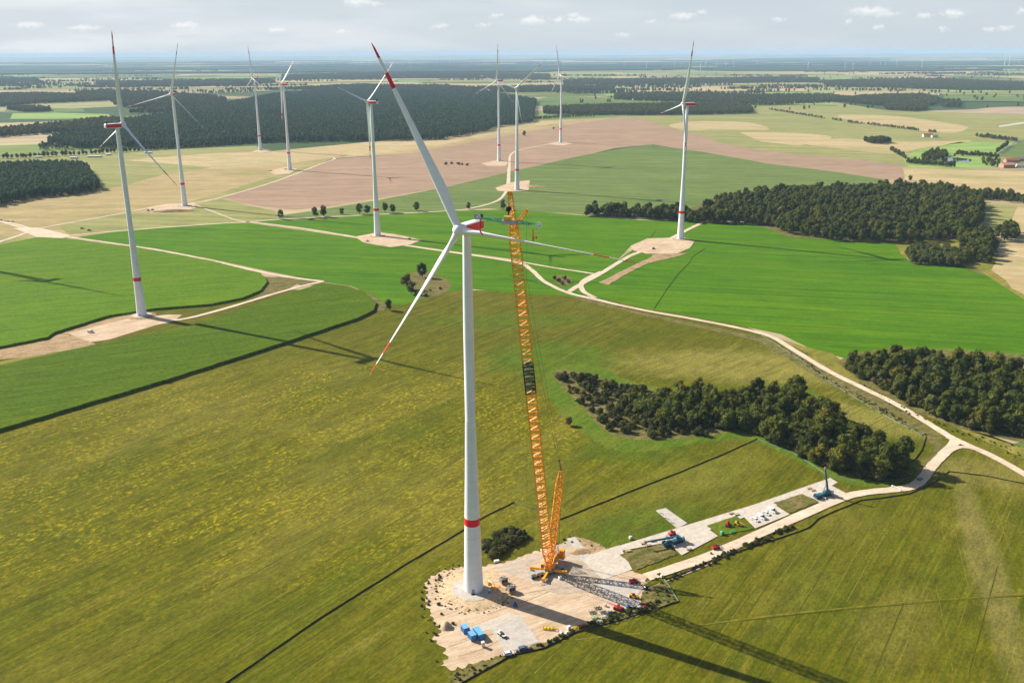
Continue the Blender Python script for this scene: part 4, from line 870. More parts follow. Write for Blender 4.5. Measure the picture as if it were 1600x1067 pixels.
q_ = G(80, 442); r, hc = turbine(None, 235, 70, 75, 166, 3.8, 5, 5.5, (60,60,60), 'wind turbine beyond the left edge whose shadow crosses the upper left crop', (q_.x-253*math.cos(SUN_AZ), q_.y-253*math.sin(SUN_AZ), 0)); r.location.z = .2
# small turbines of other farms on the horizon
def far_turbine():
    mb = MB(); mb.tube((0, 0, 0), (0, 0, 110), 2.4, 1.3, 8); mb.box((0, 1.5, 111), (3.2, 9, 3.4)); mb.tube((0, -3, 111), (0, -6, 111), 1.8, 1.2, 8)
    for k in range(3):
        a = R_(90+120*k+15); mb.tube((0, -5, 111), (50*math.cos(a), -5, 111+50*math.sin(a)), 1.3, .4, 5)
    return mb
ftm = far_turbine().build('distant_turbine', WHT)
tag(ftm, 'small white turbine of another wind farm standing on the hazy horizon', 'wind turbine', 'turbines of other farms on the horizon')
fl = [(430,104,1),(447,103,1),(465,104,1),(478,103,1),(492,104,1),(505,103,1),(520,104,1),(548,103,1),(565,104,1),(578,103,1),(602,103,1),(640,102,1),(660,101,1),(682,101,1),(703,101,1),(736,102,1),(757,102,.9),(1010,109,1),(1054,108,1),(1094,112,1),(1102,108,1),(1119,107,1),(1134,108,1),(1262,110,1),(1320,109,.9),(1332,111,1),(1359,106,.8),(1375,106,.8),(1400,106,1),(1440,108,1.3),(1569,104,1.9),(1576,104,1.9),(1592,101,1),(1383,106,.8),(1183,104,.7),(1146,107,1),(975,106,.8),(925,104,.8),(880,103,.8)]
for i, (x, y, s) in enumerate(fl):
    p = G(x, y)
    if i == 0: o = ftm
    else: o = ftm.copy(); COL.objects.link(o)
    o.location = (p.x, p.y, 0); o.scale = (s*.8, s*.8, s*.8); o.rotation_euler = (0, 0, random.Random(i).uniform(-.9, .9))

# ------------------------------------------------------------------ the big lattice crane
ORG = plain('crane_orange', (.90,.34,.008), .45, 0, .06, .3, .4); ORD = plain('orange_yellow_paint', (.86,.38,.012), .5); BLK = plain('black_rubber', (.02,.02,.022), .8)
def lattice(mb, p, q, w0, w1, bay, rc, rb, up=Vector((0, 1, 0)), mi=0, taper_ends=0.0):
    p, q = Vector(p), Vector(q); d = (q-p); Ln = d.length; d.normalize(); a = (up - d*up.dot(d)).normalized(); b = d.cross(a); n = max(2, round(Ln/bay))
    def sz(t):
        w = w0+(w1-w0)*t
        if taper_ends: w *= min(1, .3+.7*t*Ln/taper_ends, .35+.65*(1-t)*Ln/taper_ends) if True else 1
        return w/2
    C4 = ((1,1),(-1,1),(-1,-1),(1,-1)); prev = None
    for k in range(n+1):
        t = k/n; s = sz(t); c = p+d*(Ln*t); cur = [c+a*(x*s)+b*(y*s) for x, y in C4]
        if prev:
            for i in range(4):
                mb.tube(prev[i], cur[i], rc, rc, 4, mi, False)
                j = (i+1) % 4
                if k % 2: mb.tube(prev[i], cur[j], rb, rb, 3, mi, False)
                else: mb.tube(prev[j], cur[i], rb, rb, 3, mi, False)
        for i in range(4): mb.tube(cur[i], cur[(i+1) % 4], rb*(1.25), rb*1.25, 3, mi, False)
        prev = cur
cb0 = Vector((16.6, 367.2, 0)); CR_ = thing('lattice_boom_crane', cb0, 0, 'huge orange lattice boom crane standing beside the nearest turbine', 'crane')
tip = Vector((-.5, 339.0, 178.3)) - cb0; foot = Vector((0, 0, 3.4)); bd = (tip-foot).normalized()
def bp(s): return foot + bd*s
BL = (tip-foot).length
mb = MB(); lattice(mb, bp(0), bp(9), 1.4, 4.4, 2.2, .28, .17); lattice(mb, bp(9), bp(93), 4.4, 4.2, 2.2, .26, .145); mb.build('boom', ORG, CR_)
mb = MB(); lattice(mb, bp(107), bp(BL-17), 4.2, 4.0, 2.2, .25, .14); lattice(mb, bp(BL-17), bp(BL-11), 4.0, 2.4, 2.2, .28, .17); lattice(mb, bp(BL-11), bp(BL), 2.3, 1.6, 2.0, .22, .14)
mb.box(bp(BL)+Vector((0,0,0)), (1.9, 1.7, 1.6)); mb.box(bp(BL-11), (2.6, 2.4, 1.2)); mb.build('boom', ORG, CR_)
mb = MB(); lattice(mb, bp(93), bp(107), 4.2, 4.2, 1.8, .3, .19); mb.build('boom_section', DARK, CR_)['label'] = 'dark grey section in the middle of the orange boom'
mt = Vector((22.3, 382.0, 44.3)) - cb0; mb = MB(); md_ = (mt-foot).normalized(); ml = (mt-foot).length
lattice(mb, foot, foot+md_*7, 1.0, 3.3, 1.9, .25, .14); lattice(mb, foot+md_*7, foot+md_*(ml-6), 3.3, 2.9, 1.9, .25, .14); lattice(mb, foot+md_*(ml-6), mt, 2.9, 1.4, 2.0, .24, .15); mb.build('derrick_mast', ORG, CR_)
mb = MB(); mb.tube(mt, mt+Vector((-.8, 1.8, 4.6)), .28, .2, 6); mb.box(mt+Vector((-.8, 1.8, 4.8)), (.9, .9, .9)); mb.build('mast_head', plain('rusty_brown_steel', (.16,.08,.04), .6), CR_)
jb = bp(BL-14); jt = jb + Vector((4.9, 4.5, 6.2)); mb = MB(); lattice(mb, jb, jt, 1.4, 1.1, 1.6, .17, .1); mb.box(jt, (1.1, 1.1, .9)); mb.build('auxiliary_jib', ORD, CR_)
mb = MB()
for s in (-1.1, 1.1):
    mb.tube(mt+Vector((s*.4, 0, 0)), bp(BL-8)+Vector((s, 0, 0)), .05, .05, 3); mb.tube(mt+Vector((s*.5, 0, 0)), Vector((3.6+s, 9.5, 3.6)), .11, .11, 4)
    mb.tube(bp(60)+Vector((s, 1.9, 0)), mt+Vector((s*.4, 0, 0)), .03, .03, 3)
mb.build('pendant_lines', DARK, CR_)
mb = MB(); mb.tube(jt, Vector((jt.x+.3, jt.y, 20)), .035, .035, 3); mb.build('auxiliary_rope', DARK, CR_)
# superstructure and counterweight (behind the boom foot, to the upper right)
sx = Vector((.36, .93, 0)); sy_ = Vector((.93, -.36, 0)); ra = math.atan2(sx.y, sx.x)
mb = MB(); mb.box(sx*5.2+Vector((0, 0, 3.2)), (13.5, 3.0, 1.9), ra); mb.box(sx*6.5+Vector((0, 0, 4.7)), (7.5, 2.3, 1.3), ra, taper=.85)
mb.box(sx*1.2+sy_*1.9+Vector((0, 0, 3.6)), (2.5, .8, 1.6), ra); mb.box(sx*3.4-sy_*1.8+Vector((0, 0, 3.5)), (4.2, .8, 1.3), ra); mb.build('superstructure', ORG, CR_)
mb = MB(); mb.lathe([(2.3, 1.4), (2.3, 2.2), (1.9, 2.3)], 24); mb.build('slewing_ring', GREY, CR_)
mb = MB()
for k in range(7): mb.box(sx*11.5+sy_*(2.5)+Vector((0, 0, 2.7+.58*k)), (2.5, 2.1, .5), ra); mb.box(sx*11.5-sy_*(2.5)+Vector((0, 0, 2.7+.58*k)), (2.5, 2.1, .5), ra)
mb.box(sx*11.5+Vector((0, 0, 2.3)), (3.0, 7.6, .5), ra); mb.build('counterweight', ORG, CR_)
cabm = MB(); cabm.box(sx*-1.2-sy_*2.6+Vector((0, 0, 4.2)), (2.2, 1.3, 2.2), ra, taper=.85); cab = cabm.build('cab', ORD, CR_)
cabm = MB(); cabm.box(sx*-2.3-sy_*2.6+Vector((0, 0, 4.4)), (.14, 1.05, 1.2), ra); cabm.box(sx*-1.3-sy_*3.24+Vector((0, 0, 4.4)), (1.4, .12, 1.1), ra); cabm.build('cab_window', plain('dark_glass', (.02,.03,.035), .1, 0, .02, 1, .8), cab)
mb = MB()
for s in (-1, 1):
    mb.path([sx*2+sy_*s*1.2+Vector((0, 0, 4.2)), sx*7.5+sy_*s*1.2+Vector((0, 0, 10.5)), sx*10.5+sy_*s*1.2+Vector((0, 0, 4.2))], .2, 5)
    for k in range(5):
        f = k/5; mb.tube(sx*(2+5.5*f)+sy_*s*1.2+Vector((0, 0, 4.2+6.3*f)), sx*(4+5*f)+sy_*s*1.2+Vector((0, 0, 4.2+1.2*f)), .1, .1, 4)
mb.path([sx*7.5+sy_*1.2+Vector((0, 0, 10.5)), sx*7.5-sy_*1.2+Vector((0, 0, 10.5))], .2, 5); mb.build('a_frame', plain('cream_paint', (.6,.5,.36), .5), CR_)
# carrier with big wheels and four swing-out outriggers
ca = R_(28); cx = Vector((math.cos(ca), math.sin(ca), 0)); cy = Vector((-math.sin(ca), math.cos(ca), 0))
mb = MB(); mb.box(cx*-1.0+Vector((0, 0, 1.25)), (17, 2.5, 1.0), ca); mb.box(cx*-9+Vector((0, 0, 1.8)), (2.2, 2.6, 1.9), ca, taper=.86); mb.box(cx*-5.5+Vector((0, 0, 2.1)), (3.2, 2.2, .8), ca); mb.box(cx*6+Vector((0, 0, 2.0)), (2.6, 2.2, .7), ca); mb.build('carrier', plain('grey_white_steel', (.35,.34,.32), .6), CR_)
wh = MB()
for k in range(8):
    for s in (-1, 1):
        q = cx*(-8.8+2.15*k)+cy*(s*1.2)+Vector((0, 0, .75)); wh.tube(q-cy*.3, q+cy*.3, .75, .75, 14)
wh.build('wheels', BLK, CR_)
for (an, ln) in ((28+42, 7.8), (28-42, 7.8), (28+138, 8.4), (28-138, 8.4)):
    a = R_(an); dd = Vector((math.cos(a), math.sin(a), 0)); e = dd*ln
    mb = MB(); mb.box(dd*(ln*.58)+Vector((0, 0, 1.75)), (ln*.86, .95, 1.0), a, taper=.85); mb.box(e+Vector((0, 0, 1.6)), (1.0, 1.2, 1.5), a); og = mb.build('outrigger', ORD, CR_)
    mb = MB(); mb.tube(e+Vector((0, 0, .45)), e+Vector((0, 0, 1.5)), .25, .25, 8); mb.lathe([(.8, .28), (.8, .46), (.4, .5)], 14, e); mb.build('jack', GREY, og)
def simple(name, mb, mat, loc, rz, label, cat, group=None, smooth=0):
    o = mb.build(name, mat, None, False, loc, rz); tag(o, label, cat, group)
    if smooth: autosmooth(o, smooth)
    return o
MATW = plain('timber_mat', (.42,.34,.24), .9, 0, .25, .8); k = 0
for (an, ln) in ((28+42, 7.8), (28-42, 7.8), (28+138, 8.4), (28-138, 8.4)):
    a = R_(an); e = cb0+Vector((math.cos(a), math.sin(a), 0))*ln; mb = MB()
    for j in range(5): mb.box(((j-2)*.95, 0, .12), (.85, 4.6, .24))
    mb.box((0, 1.5, .28), (4.7, .12, .06)); mb.box((0, -1.5, .28), (4.7, .12, .06))
    simple('support_mat', mb, MATW, (e.x, e.y, .2), ca, ['timber mat under the outrigger of the orange crane toward the mast shadow','timber mat under the right front outrigger of the orange crane','timber mat under the left rear outrigger of the orange crane','timber mat under the front left outrigger of the orange crane'][k], 'mat', 'timber mats under the crane outriggers'); k += 1

# blade lifting yoke hanging between crane and rotor
mr, mhc = HUBS[0]; hubw = Vector(mr.location)+mhc
def on_ray(px, py, dist_y):
    d = ray(px, py); t = dist_y/d.y; return Vector((d.x*t, d.y*t, H+d.z*t))
ydep = 338.0
GRN = plain('sea_green_paint', (.10,.42,.30), .5); YK = thing('blade_lifting_yoke', on_ray(805, 336, ydep), 0, 'long green lifting yoke with a yellow power unit hanging from the crane beside the blade', 'lifting yoke')
yl = Vector(YK.location)
def yp(px, py, dy=0): return on_ray(px, py, ydep+dy) - yl
A0, A1 = yp(757, 341), yp(832, 350); mb = MB(); lattice(mb, A0, yp(783, 344.5), .5, 1.3, 1.2, .16, .09, Vector((0, 1, 0))); lattice(mb, yp(808, 347), A1, 1.3, .5, 1.2, .16, .09, Vector((0, 1, 0)))
for (x, y) in ((762, 341.5), (825, 349)): mb.box(yp(x, y+2.2), (.25, .6, 1.4))
mb.tube(yp(748, 341), A0, .2); mb.tube(A1, yp(838, 351), .2); mb.build('spreader_beam', GRN, YK)
mb = MB(); mb.box(yp(790, 347.5), (3.4, 2.0, 1.2)); mb.box(yp(801, 347.5), (2.2, 1.6, 1.5)); mb.build('yoke_frame', plain('silver_grey_steel', (.42,.47,.47), .5), YK)
mb = MB(); mb.box(yp(793.5, 341.2), (2.9, 1.6, 1.5)); mb.box(yp(793.5, 338.5), (3.0, 1.7, .2), mi=1); mb.build('power_unit', [plain('machine_yellow', (.78,.42,.02), .5), WHT], YK)
for (x, y, lab) in ((746, 339.5, 0), (842, 352, 1)):
    c = yp(x, y, -.4); f = Vector((.1, -1, .18)).normalized(); mb = MB(); a = f.orthogonal().normalized(); b = f.cross(a)
    for rr in (1.25, .85): mb.path([c+a*rr*math.cos(t*.393)+b*rr*math.sin(t*.393) for t in range(17)], .10, 4)
    for t in range(8): mb.tube(c+a*.3*math.cos(t*.785)+b*.3*math.sin(t*.785), c+a*1.25*math.cos(t*.785)+b*1.25*math.sin(t*.785), .06, .06, 3)
    mb.tube(c+f*.12, c-f*.3, .5, .5, 12); mb.build('tag_line_reel', plain('reel_grey', (.62,.64,.64), .5), YK)
mb = MB(); SRD = plain('red_sling', (.78,.04,.03), .6)
SLO = plain('orange_sling', (.80,.14,.05), .6)
p0 = yp(751, 343); s1 = MB(); s1.box((p0+yp(751, 358))/2, (.55, .12, (p0-yp(751, 358)).length)); s1.path([yp(749.5, 357, -1.2), yp(751, 363, -1.4), yp(754.5, 367, -.6)], .28, 5); s1.build('sling', SRD, YK)
p0 = yp(833, 357); s1 = MB(); s1.box((p0+yp(833, 372))/2, (.5, .12, (p0-yp(833, 372)).length), taper=.6); s1.path([yp(832, 371, -1.0), yp(833, 377.5, -1.1), yp(834.3, 372, -.6)], .22, 5); s1.build('sling', SLO, YK)
s1 = MB(); s1.tube(yp(838, 352), yp(838, 368), .03, .03, 3); s1.box(yp(838, 371), (.6, .5, 1.2)); s1.build('remote_hook', SLO, YK)
s1 = MB(); hk = bp(BL)+cb0-yl+Vector((-.2, -1.2, 0)); s1.tube(hk, yp(793.5, 337), .05, .05, 3); s1.tube(hk+Vector((.6, 0, 0)), yp(797, 338), .05, .05, 3); s1.tube(yp(792.5, 330.5), yp(781, 342), .07, .07, 3); s1.build('hoist_rope', plain('pale_rope', (.5,.5,.25), .7), YK)
s1 = MB(); s1.box(yp(794, 327), (1.5, 1.1, 1.7)); s1.tube(yp(795, 330), yp(794, 337), .3, .2, 6); s1.tube(yp(796, 326, .6), yp(796, 326, -.6), .75, .75, 12); s1.build('hook_block', BLK, YK)
s1 = MB(); s1.tube(yp(796.5, 369, -1), yp(797.5, 371, -1), .15, .15, 4); s1.tube(Vector(yp(838, 352)), yp(843, 470), .02, .02, 3); s1.build('tag_line', plain('thin_line', (.5, .5, .45), .7), YK)

# ------------------------------------------------------------------ the foundation mound of the nearest turbine
def mound(px, r0, r1, h, name='foundation_mound', m=None):
    p = G(*px); rnd = random.Random(int(px[0])); n = 48; mb = MB(); prof = [(r1*1.0, 0), (r1*.92, .15*h), (r0*1.02, .86*h), (r0, h), (r0*.5, h), (.1, h)]; vs = []
    for k, (r, z) in enumerate(prof):
        for i in range(n):
            j = rnd.uniform(-.05, .05) if k < 2 else 0; t = 2*math.pi*i/n; vs.append((r*(1+j)*math.cos(t), r*(1+j)*math.sin(t), z+(rnd.uniform(-.1, .1) if k == 1 else 0)))
    mb.add(vs, [(k*n+i, k*n+(i+1) % n, (k+1)*n+(i+1) % n, (k+1)*n+i) for k in range(len(prof)-1) for i in range(n)], 0); mb.m = [1 if i >= 3*n else 0 for i in range(len(mb.f))]
    o = mb.build(name, [m or M_DIRT, M_GRAV], None, False, (p.x, p.y, .2)); o['kind'] = 'structure'; return o
mound((740,922), 9.6, 16.5, .9, m=field('mound_dirt', (.46,.33,.20), (.56,.42,.27), (.26,.20,.08), ang=.5, long=4, short=2, patch=5, fine=.5, fine_amt=.35, k3=.7))
mound((222,494), 8.5, 13, 1.0)
for p in ((289,322),(453,266),(590,369),(808,297),(1063,374),(780,252),(876,223),(407,235)): mound(p, 8, 12, .8)
for r, hc in HUBS: r.location.z = .2
def heap(px, r, h, name, label, mat, ell=1.0, rz=0):
    p = G(*px); rnd = random.Random(int(px[0]*7)); n = 20; mb = MB(); vs = []
    for k, (q, z) in enumerate([(1, 0), (.8, .3), (.5, .72), (.2, .97), (.02, 1.0)]):
        for i in range(n):
            t = 2*math.pi*i/n; j = 1+rnd.uniform(-.12, .12); vs.append((r*ell*q*j*math.cos(t), r*q*j*math.sin(t), h*z*(1+rnd.uniform(-.1, .1))))
    mb.add(vs, [(k*n+i, k*n+(i+1) % n, (k+1)*n+(i+1) % n, (k+1)*n+i) for k in range(4) for i in range(n)])
    o = mb.build(name, mat, None, True, (p.x, p.y, .2), rz); return tag(o, label, name.replace('_', ' '))
heap((697,980), 2.7, 2.4, 'sand_heap', 'pale cone of sand left of the blue containers', M_SAND)
heap((905,862), 3.5, 1.0, 'rubble_heap', 'low brown rubble heap behind the crane pad plates', M_DIRT, 1.6)
heap((270,331), 7, 3.4, 'earth_bank', 'long brown earth bank below the second turbine from the left', M_DIRT, 5.5, R_(12))
heap((447,265), 6, 2.2, 'earth_heap', 'dark earth heap at the foot of the turbine by the harrowed field', M_DIRT, 1.3)
heap((422,268), 5, 2.2, 'earth_heap', 'dark earth heap left of the turbine by the harrowed field', M_DIRT, 1.3)
heap((836,292), 12, 2.5, 'earth_heap', 'brown earth heap beside the turbine right of the crane tip', M_DIRT, 1.5)
heap((1035,400), 6, 1.6, 'earth_heap', 'earth heap on the front edge of the right hand turbine pad', M_DIRT, 2.2)

# ------------------------------------------------------------------ containers and site gear
def loc(px, py): p = G(px, py); return (p.x, p.y, .22)
BLU = plain('container_blue', (.055,.21,.46), .5, 0, .1, .6); BLT = plain('container_roof_blue', (.13,.36,.62), .55)
def container(px, Lx, Wy, Hh, rz, label):
    t = thing('site_container', loc(*px), rz, label, 'container', None)
    mb = MB(); mb.box((0, 0, Hh/2), (Lx-.1, Wy-.1, Hh-.16)); nr = int(Lx/.35)
    for k in range(nr):
        x = -Lx/2+.2+(Lx-.4)*(k+.5)/nr
        for s in (-1, 1): mb.box((x, s*(Wy/2-.03), Hh/2), (.15, .06, Hh-.35))
    mb.build('body', BLU, t)
    mb = MB(); mb.box((0, 0, Hh+.0), (Lx, Wy, .12), taper=.97); mb.build('roof', BLT, t)
    mb = MB()
    for x in (-1, 1):
        for y in (-1, 1): mb.box((x*(Lx/2-.04), y*(Wy/2-.04), Hh/2), (.16, .16, Hh+.06))
    mb.build('corner_posts', plain('container_dark_blue', (.03,.12,.3), .5), t)
    mb = MB(); mb.box((Lx/2+.02, 0, Hh/2), (.06, Wy*.8, Hh*.8)); d = mb.build('door', BLU, t)
    mb = MB()
    for y in (-.35, .35): mb.tube((Lx/2+.08, y, .25), (Lx/2+.08, y, Hh-.25), .035, .035, 4)
    mb.build('lock_bar', GREY, d)
container((727,987), 3.3, 2.5, 2.6, R_(-62), 'short blue site container standing apart, nearest the sand heap')
container((738,998), 3.6, 2.5, 2.6, R_(-62), 'short blue site container between the long one and the heap side one')
container((748,994), 6.1, 2.5, 2.6, R_(-62), 'long blue site container, the right one of the touching pair')
def gear(name, label, cat, px, rz, parts, group=None):
    t = thing(name, loc(*px), rz, label, cat, group)
    for (pn, mat, fn) in parts:
        mb = MB(); fn(mb); mb.build(pn, mat, t)
    return t
CRM = plain('cream_white', (.68,.64,.55), .6); RDM = plain('machine_red', (.60,.02,.04), .45); BLM = plain('deep_blue_plastic', (.03,.09,.32), .5); BRN = plain('brown_wood', (.28,.16,.09), .8); YLM = plain('frame_yellow', (.80,.55,.02), .5)
TEAL = plain('crane_teal', (.022,.11,.17), .45, 0, .1, .4, .4); GLS = plain('dark_glass', (.02,.03,.035), .1, 0, .02, 1, .8)
def wheelset(mb, xs, w, r, wd=.35):
    for x in xs:
        for s in (-1, 1): mb.tube((x, s*w-wd/2*s, r), (x, s*w+wd/2*s, r), r, r, 12)
# two stacked counterweight-like blocks on orange dollies
for (px, lab) in (((787,912), 'dark grey block machine on an orange dolly, the one nearer the tower'), ((799,925), 'dark grey block machine on an orange dolly, the one farther from the tower')):
    gear('power_pack', lab, 'power pack', px, R_(25), [('dolly', ORD, lambda m: (m.box((0, 0, .75), (3.0, 2.2, .3)), [m.box((x, y, .3), (.3, .3, .6)) for x in (-1.2, 1.2) for y in (-.8, .8)])),
        ('casing', plain('block_grey', (.20,.18,.165), .7), lambda m: (m.box((0, 0, 1.95), (3.2, 2.6, 2.0), taper=.95), m.box((.2, .2, 3.05), (1.9, 1.5, .3)), m.box((-.9, .6, 3.2), (.5, .5, .5)))),
        ('louvre', DARK, lambda m: ([m.box((x, -1.33, 1.9), (.9, .1, 1.3)) for x in (-.8, .5)], m.box((1.62, 0, 1.8), (.1, 1.5, 1.2)))), ('beacon', CRM, lambda m: m.lathe([(.3, 3.1), (.3, 3.4), (.1, 3.5)], 8, (.9, -.6, 0)))])
# articulated boom lift
gear('boom_lift', 'orange yellow articulated boom lift close to the tower foot', 'boom lift', (772,922), R_(120), [('chassis', ORD, lambda m: (m.box((0, 0, 1.3), (3.0, 2.0, 1.1), taper=.85), m.box((4.6, .3, 1.5), (2.7, 2.0, 1.3), taper=.8))), ('wheel', BLK, lambda m: (wheelset(m, (-1, 1), 1.0, .55), wheelset(m, (3.8, 5.6), 1.0, .5))),
    ('arm', CRM, lambda m: (m.path([(0, 0, 1.9), (2.4, 0, 2.6), (5.0, 0, 2.2)], .2, 6), m.tube((-.8, 0, 2.0), (-2.2, -1.2, 2.8), .16, .16, 6))), ('basket', ORG, lambda m: (m.box((-2.4, -1.4, 2.2), (1.2, .8, .15)), [m.tube((-2.4+x, -1.4+y, 2.2), (-2.4+x, -1.4+y, 3.2), .05, .05, 4) for x in (-.55, .55) for y in (-.35, .35)], m.path([(-2.95, -1.75, 3.2), (-1.85, -1.75, 3.2), (-1.85, -1.05, 3.2), (-2.95, -1.05, 3.2), (-2.95, -1.75, 3.2)], .05, 4)))])
def cabin(mb, s=1.0): mb.box((0, 0, 1.15*s), (1.1*s, 1.1*s, 2.2*s), taper=.96)
gear('portable_toilet', 'dark blue portable toilet in the shade of the tower foot', 'toilet', (765,929), R_(20), [('cabin', BLM, lambda m: cabin(m)), ('roof', CRM, lambda m: m.box((0, 0, 2.32), (1.2, 1.2, .14), taper=.8)), ('door', plain('light_blue_plastic', (.12,.25,.5), .5), lambda m: m.box((0, -.56, 1.1), (.8, .06, 1.9)))])
gear('air_tank', 'blue tank with a dark motor on top at the edge of the tower shadow', 'tank', (805,947), 0, [('tank', BLM, lambda m: m.lathe([(.5, 0), (1.0, .2), (1.0, .9), (.8, 1.2), (.2, 1.3)], 14)), ('motor', DARK, lambda m: (m.box((0, 0, 1.65), (.6, .5, .7)), m.tube((-.3, 0, 1.4), (.8, .2, 1.5), .08)))])
gear('site_toilet', 'small white topped brown cabin in front of the blue containers', 'toilet', (755,1011), R_(28), [('cabin', BRN, lambda m: cabin(m, .95)), ('roof', WHT, lambda m: m.box((0, 0, 2.35), (1.35, 1.35, .35), taper=.8)), ('door', CRM, lambda m: m.box((0, -.56, 1.1), (.7, .06, 1.7)))])
gear('white_block', 'white concrete block on the grass behind the nearest turbine foot', 'concrete block', (776,878), R_(15), [('block', WHT, lambda m: m.box((0, 0, .45), (2.4, 1.2, .9), taper=.95)), ('lifting_eye', GREY, lambda m: (m.tube((-.6, 0, .9), (-.6, 0, 1.1), .06), m.tube((.6, 0, .9), (.6, 0, 1.1), .06)))])
gear('tool_trailer', 'cream and black flat trailer on the grey gravel pad', 'trailer', (784,993), R_(-55), [('bed', CRM, lambda m: (m.box((-1.2, 0, .8), (2.2, 1.7, .25)), m.box((1.6, .2, .8), (1.4, 1.5, .5)))), ('wheel', BLK, lambda m: wheelset(m, (-1.4, .2, 1.7), .8, .4)), ('load', DARK, lambda m: (m.box((.5, 0, 1.15), (1.1, 1.0, .7)), m.box((2.4, -.4, .6), (1.0, .5, .5)), m.tube((2.6, .2, .3), (3.8, .8, .3), .12))), ('crate', CRM, lambda m: m.box((-1.5, .1, 1.25), (1.0, 1.1, .6)))])
def yframe(m, w=4.2):
    for y in (-.8, .8): m.tube((-w/2, y, .3), (w/2, y, .3), .13, .13, 5); m.tube((-w/2, y, 1.0), (w/2, y, 1.0), .1, .1, 5)
    for k in range(5):
        x = -w/2+w*k/4
        for y in (-.8, .8): m.tube((x, y, 0), (x, y, 1.35 if k % 2 else 1.0), .1, .1, 5)
        m.tube((x, -.8, .9), (x, .8, .9), .09, .09, 5)
gear('blade_root_frame', 'yellow steel transport frame at the front edge of the sand', 'transport frame', (858,983), R_(-8), [('frame', YLM, lambda m: yframe(m, 5.2)), ('pad', YLM, lambda m: [m.box((x, 0, .55), (.9, 1.4, .25)) for x in (-1.9, -.4, 1.3)])])
# cars and vans
def car(px, rz, label, body, kind='car', group=None, cat=None, name=None):
    t = thing(name or ('delivery_van' if kind == 'van' else 'parked_car'), loc(*px), rz, label, cat or ('van' if kind == 'van' else 'car'), group)
    L_, W_, H_ = (5.4, 2.0, 2.3) if kind == 'van' else (4.4, 1.8, 1.5)
    hw = W_/2
    if kind == 'van': side = [(-L_/2, .35), (-L_/2, 2.15), (-L_/2+.12, 2.28), (1.0, 2.3), (1.55, 1.45), (2.45, 1.15), (2.68, .9), (2.7, .35)]
    else: side = [(-L_/2, .35), (-L_/2, .85), (-2.05, 1.0), (-1.75, 1.42), (-.2, 1.5), (.55, 1.42), (1.2, .98), (2.05, .82), (2.2, .6), (2.2, .35)]
    mb = MB(); n = len(side); vs = []
    for s in (-1, 1):
        for (x, z) in side: vs.append((x, s*hw*(1 if z < 1.05 else (.86 if kind != 'van' else .94)), z))
    mb.add(vs, [tuple(range(n)), tuple(range(2*n-1, n-1, -1))]+[(i, n+i, n+(i+1) % n, (i+1) % n) for i in range(n)])
    b = mb.build('body', body, t)
    mb = MB()
    if kind == 'van': mb.add([(1.03, -.8, 2.22), (1.03, .8, 2.22), (1.57, .85, 1.47), (1.57, -.85, 1.47)], [(0, 1, 2, 3)]); [mb.box((.75, s*.965, 1.75), (.9, .03, .6)) for s in (-1, 1)]; mb.v = [(x+.03, y, z+.03) for x, y, z in mb.v]
    else: mb.add([(.57, -.72, 1.43), (.57, .72, 1.43), (1.2, .78, 1.02), (1.2, -.78, 1.02)], [(0, 1, 2, 3)]); mb.v = [(x+.02, y, z+.02) for x, y, z in mb.v]; [mb.box((-.55, s*.85, 1.22), (1.9, .06, .32)) for s in (-1, 1)]; mb.add([(-1.79, -.7, 1.43), (-1.79, .7, 1.43), (-2.08, .76, 1.05), (-2.08, -.76, 1.05)], [(3, 2, 1, 0)])
    mb.build('windows', GLS, t)
    for x in (-L_*.3, L_*.32):
        for s in (-1, 1):
            mb = MB(); mb.tube((x, s*(hw-.22), .34), (x, s*(hw+.01), .34), .34, .34, 12); w = mb.build('wheel', BLK, t)
    mb = MB(); [mb.box((L_/2-.02, s*hw*.7, .7 if kind != 'van' else .85), (.06, .35, .18)) for s in (-1, 1)]; mb.build('headlights', CRM, t)
    return t
CW = plain('white_car_paint', (.66,.66,.66), .25, 0, .02, .3, .6); CB = plain('blue_grey_car_paint', (.10,.14,.22), .3, .2, .02, .3, .6); CS = plain('silver_car_paint', (.5,.54,.58), .3, .3, .02, .3, .6); CK = plain('dark_car_paint', (.03,.035,.045), .3, .1, .02, .3, .6)
vr = R_(-52)
car((1180,814), vr, 'white estate car at the left end of the row of white vehicles', CW, 'car')
car((1189,810), vr, 'large white van, second from the left in the row of white vehicles', CW, 'van')
car((1197,804), vr, 'small white car standing third in the row of white vehicles', CW, 'car')
car((1206,800), vr, 'white van at the right end of the row beside the grass patch', CW, 'van')
car((1437,750), R_(40), 'blue grey car driving in the tree shadow on the sandy track', CB)
car((795,1023), R_(15), 'white car at the front corner of the grey gravel pad', CW)
car((818,1015), R_(18), 'blue grey car on the front edge of the gravel pad', CB)
car((142,520), R_(-10), 'white van parked alone on the sandy pad of the far left turbine', CW, 'van')
for i, (x, y, m, lab) in enumerate([(2,345,CK,'dark car, first of the few parked by the far left track'), (8,346,CW,'white car second in the few parked by the far left track'), (13,347,plain('red_car_paint', (.4,.05,.04), .3),'red car last of the few parked by the far left track'), (20,347,CS,'silver car parked at the end by the far left track')]):
    car((x, y), R_(-15), lab, m)
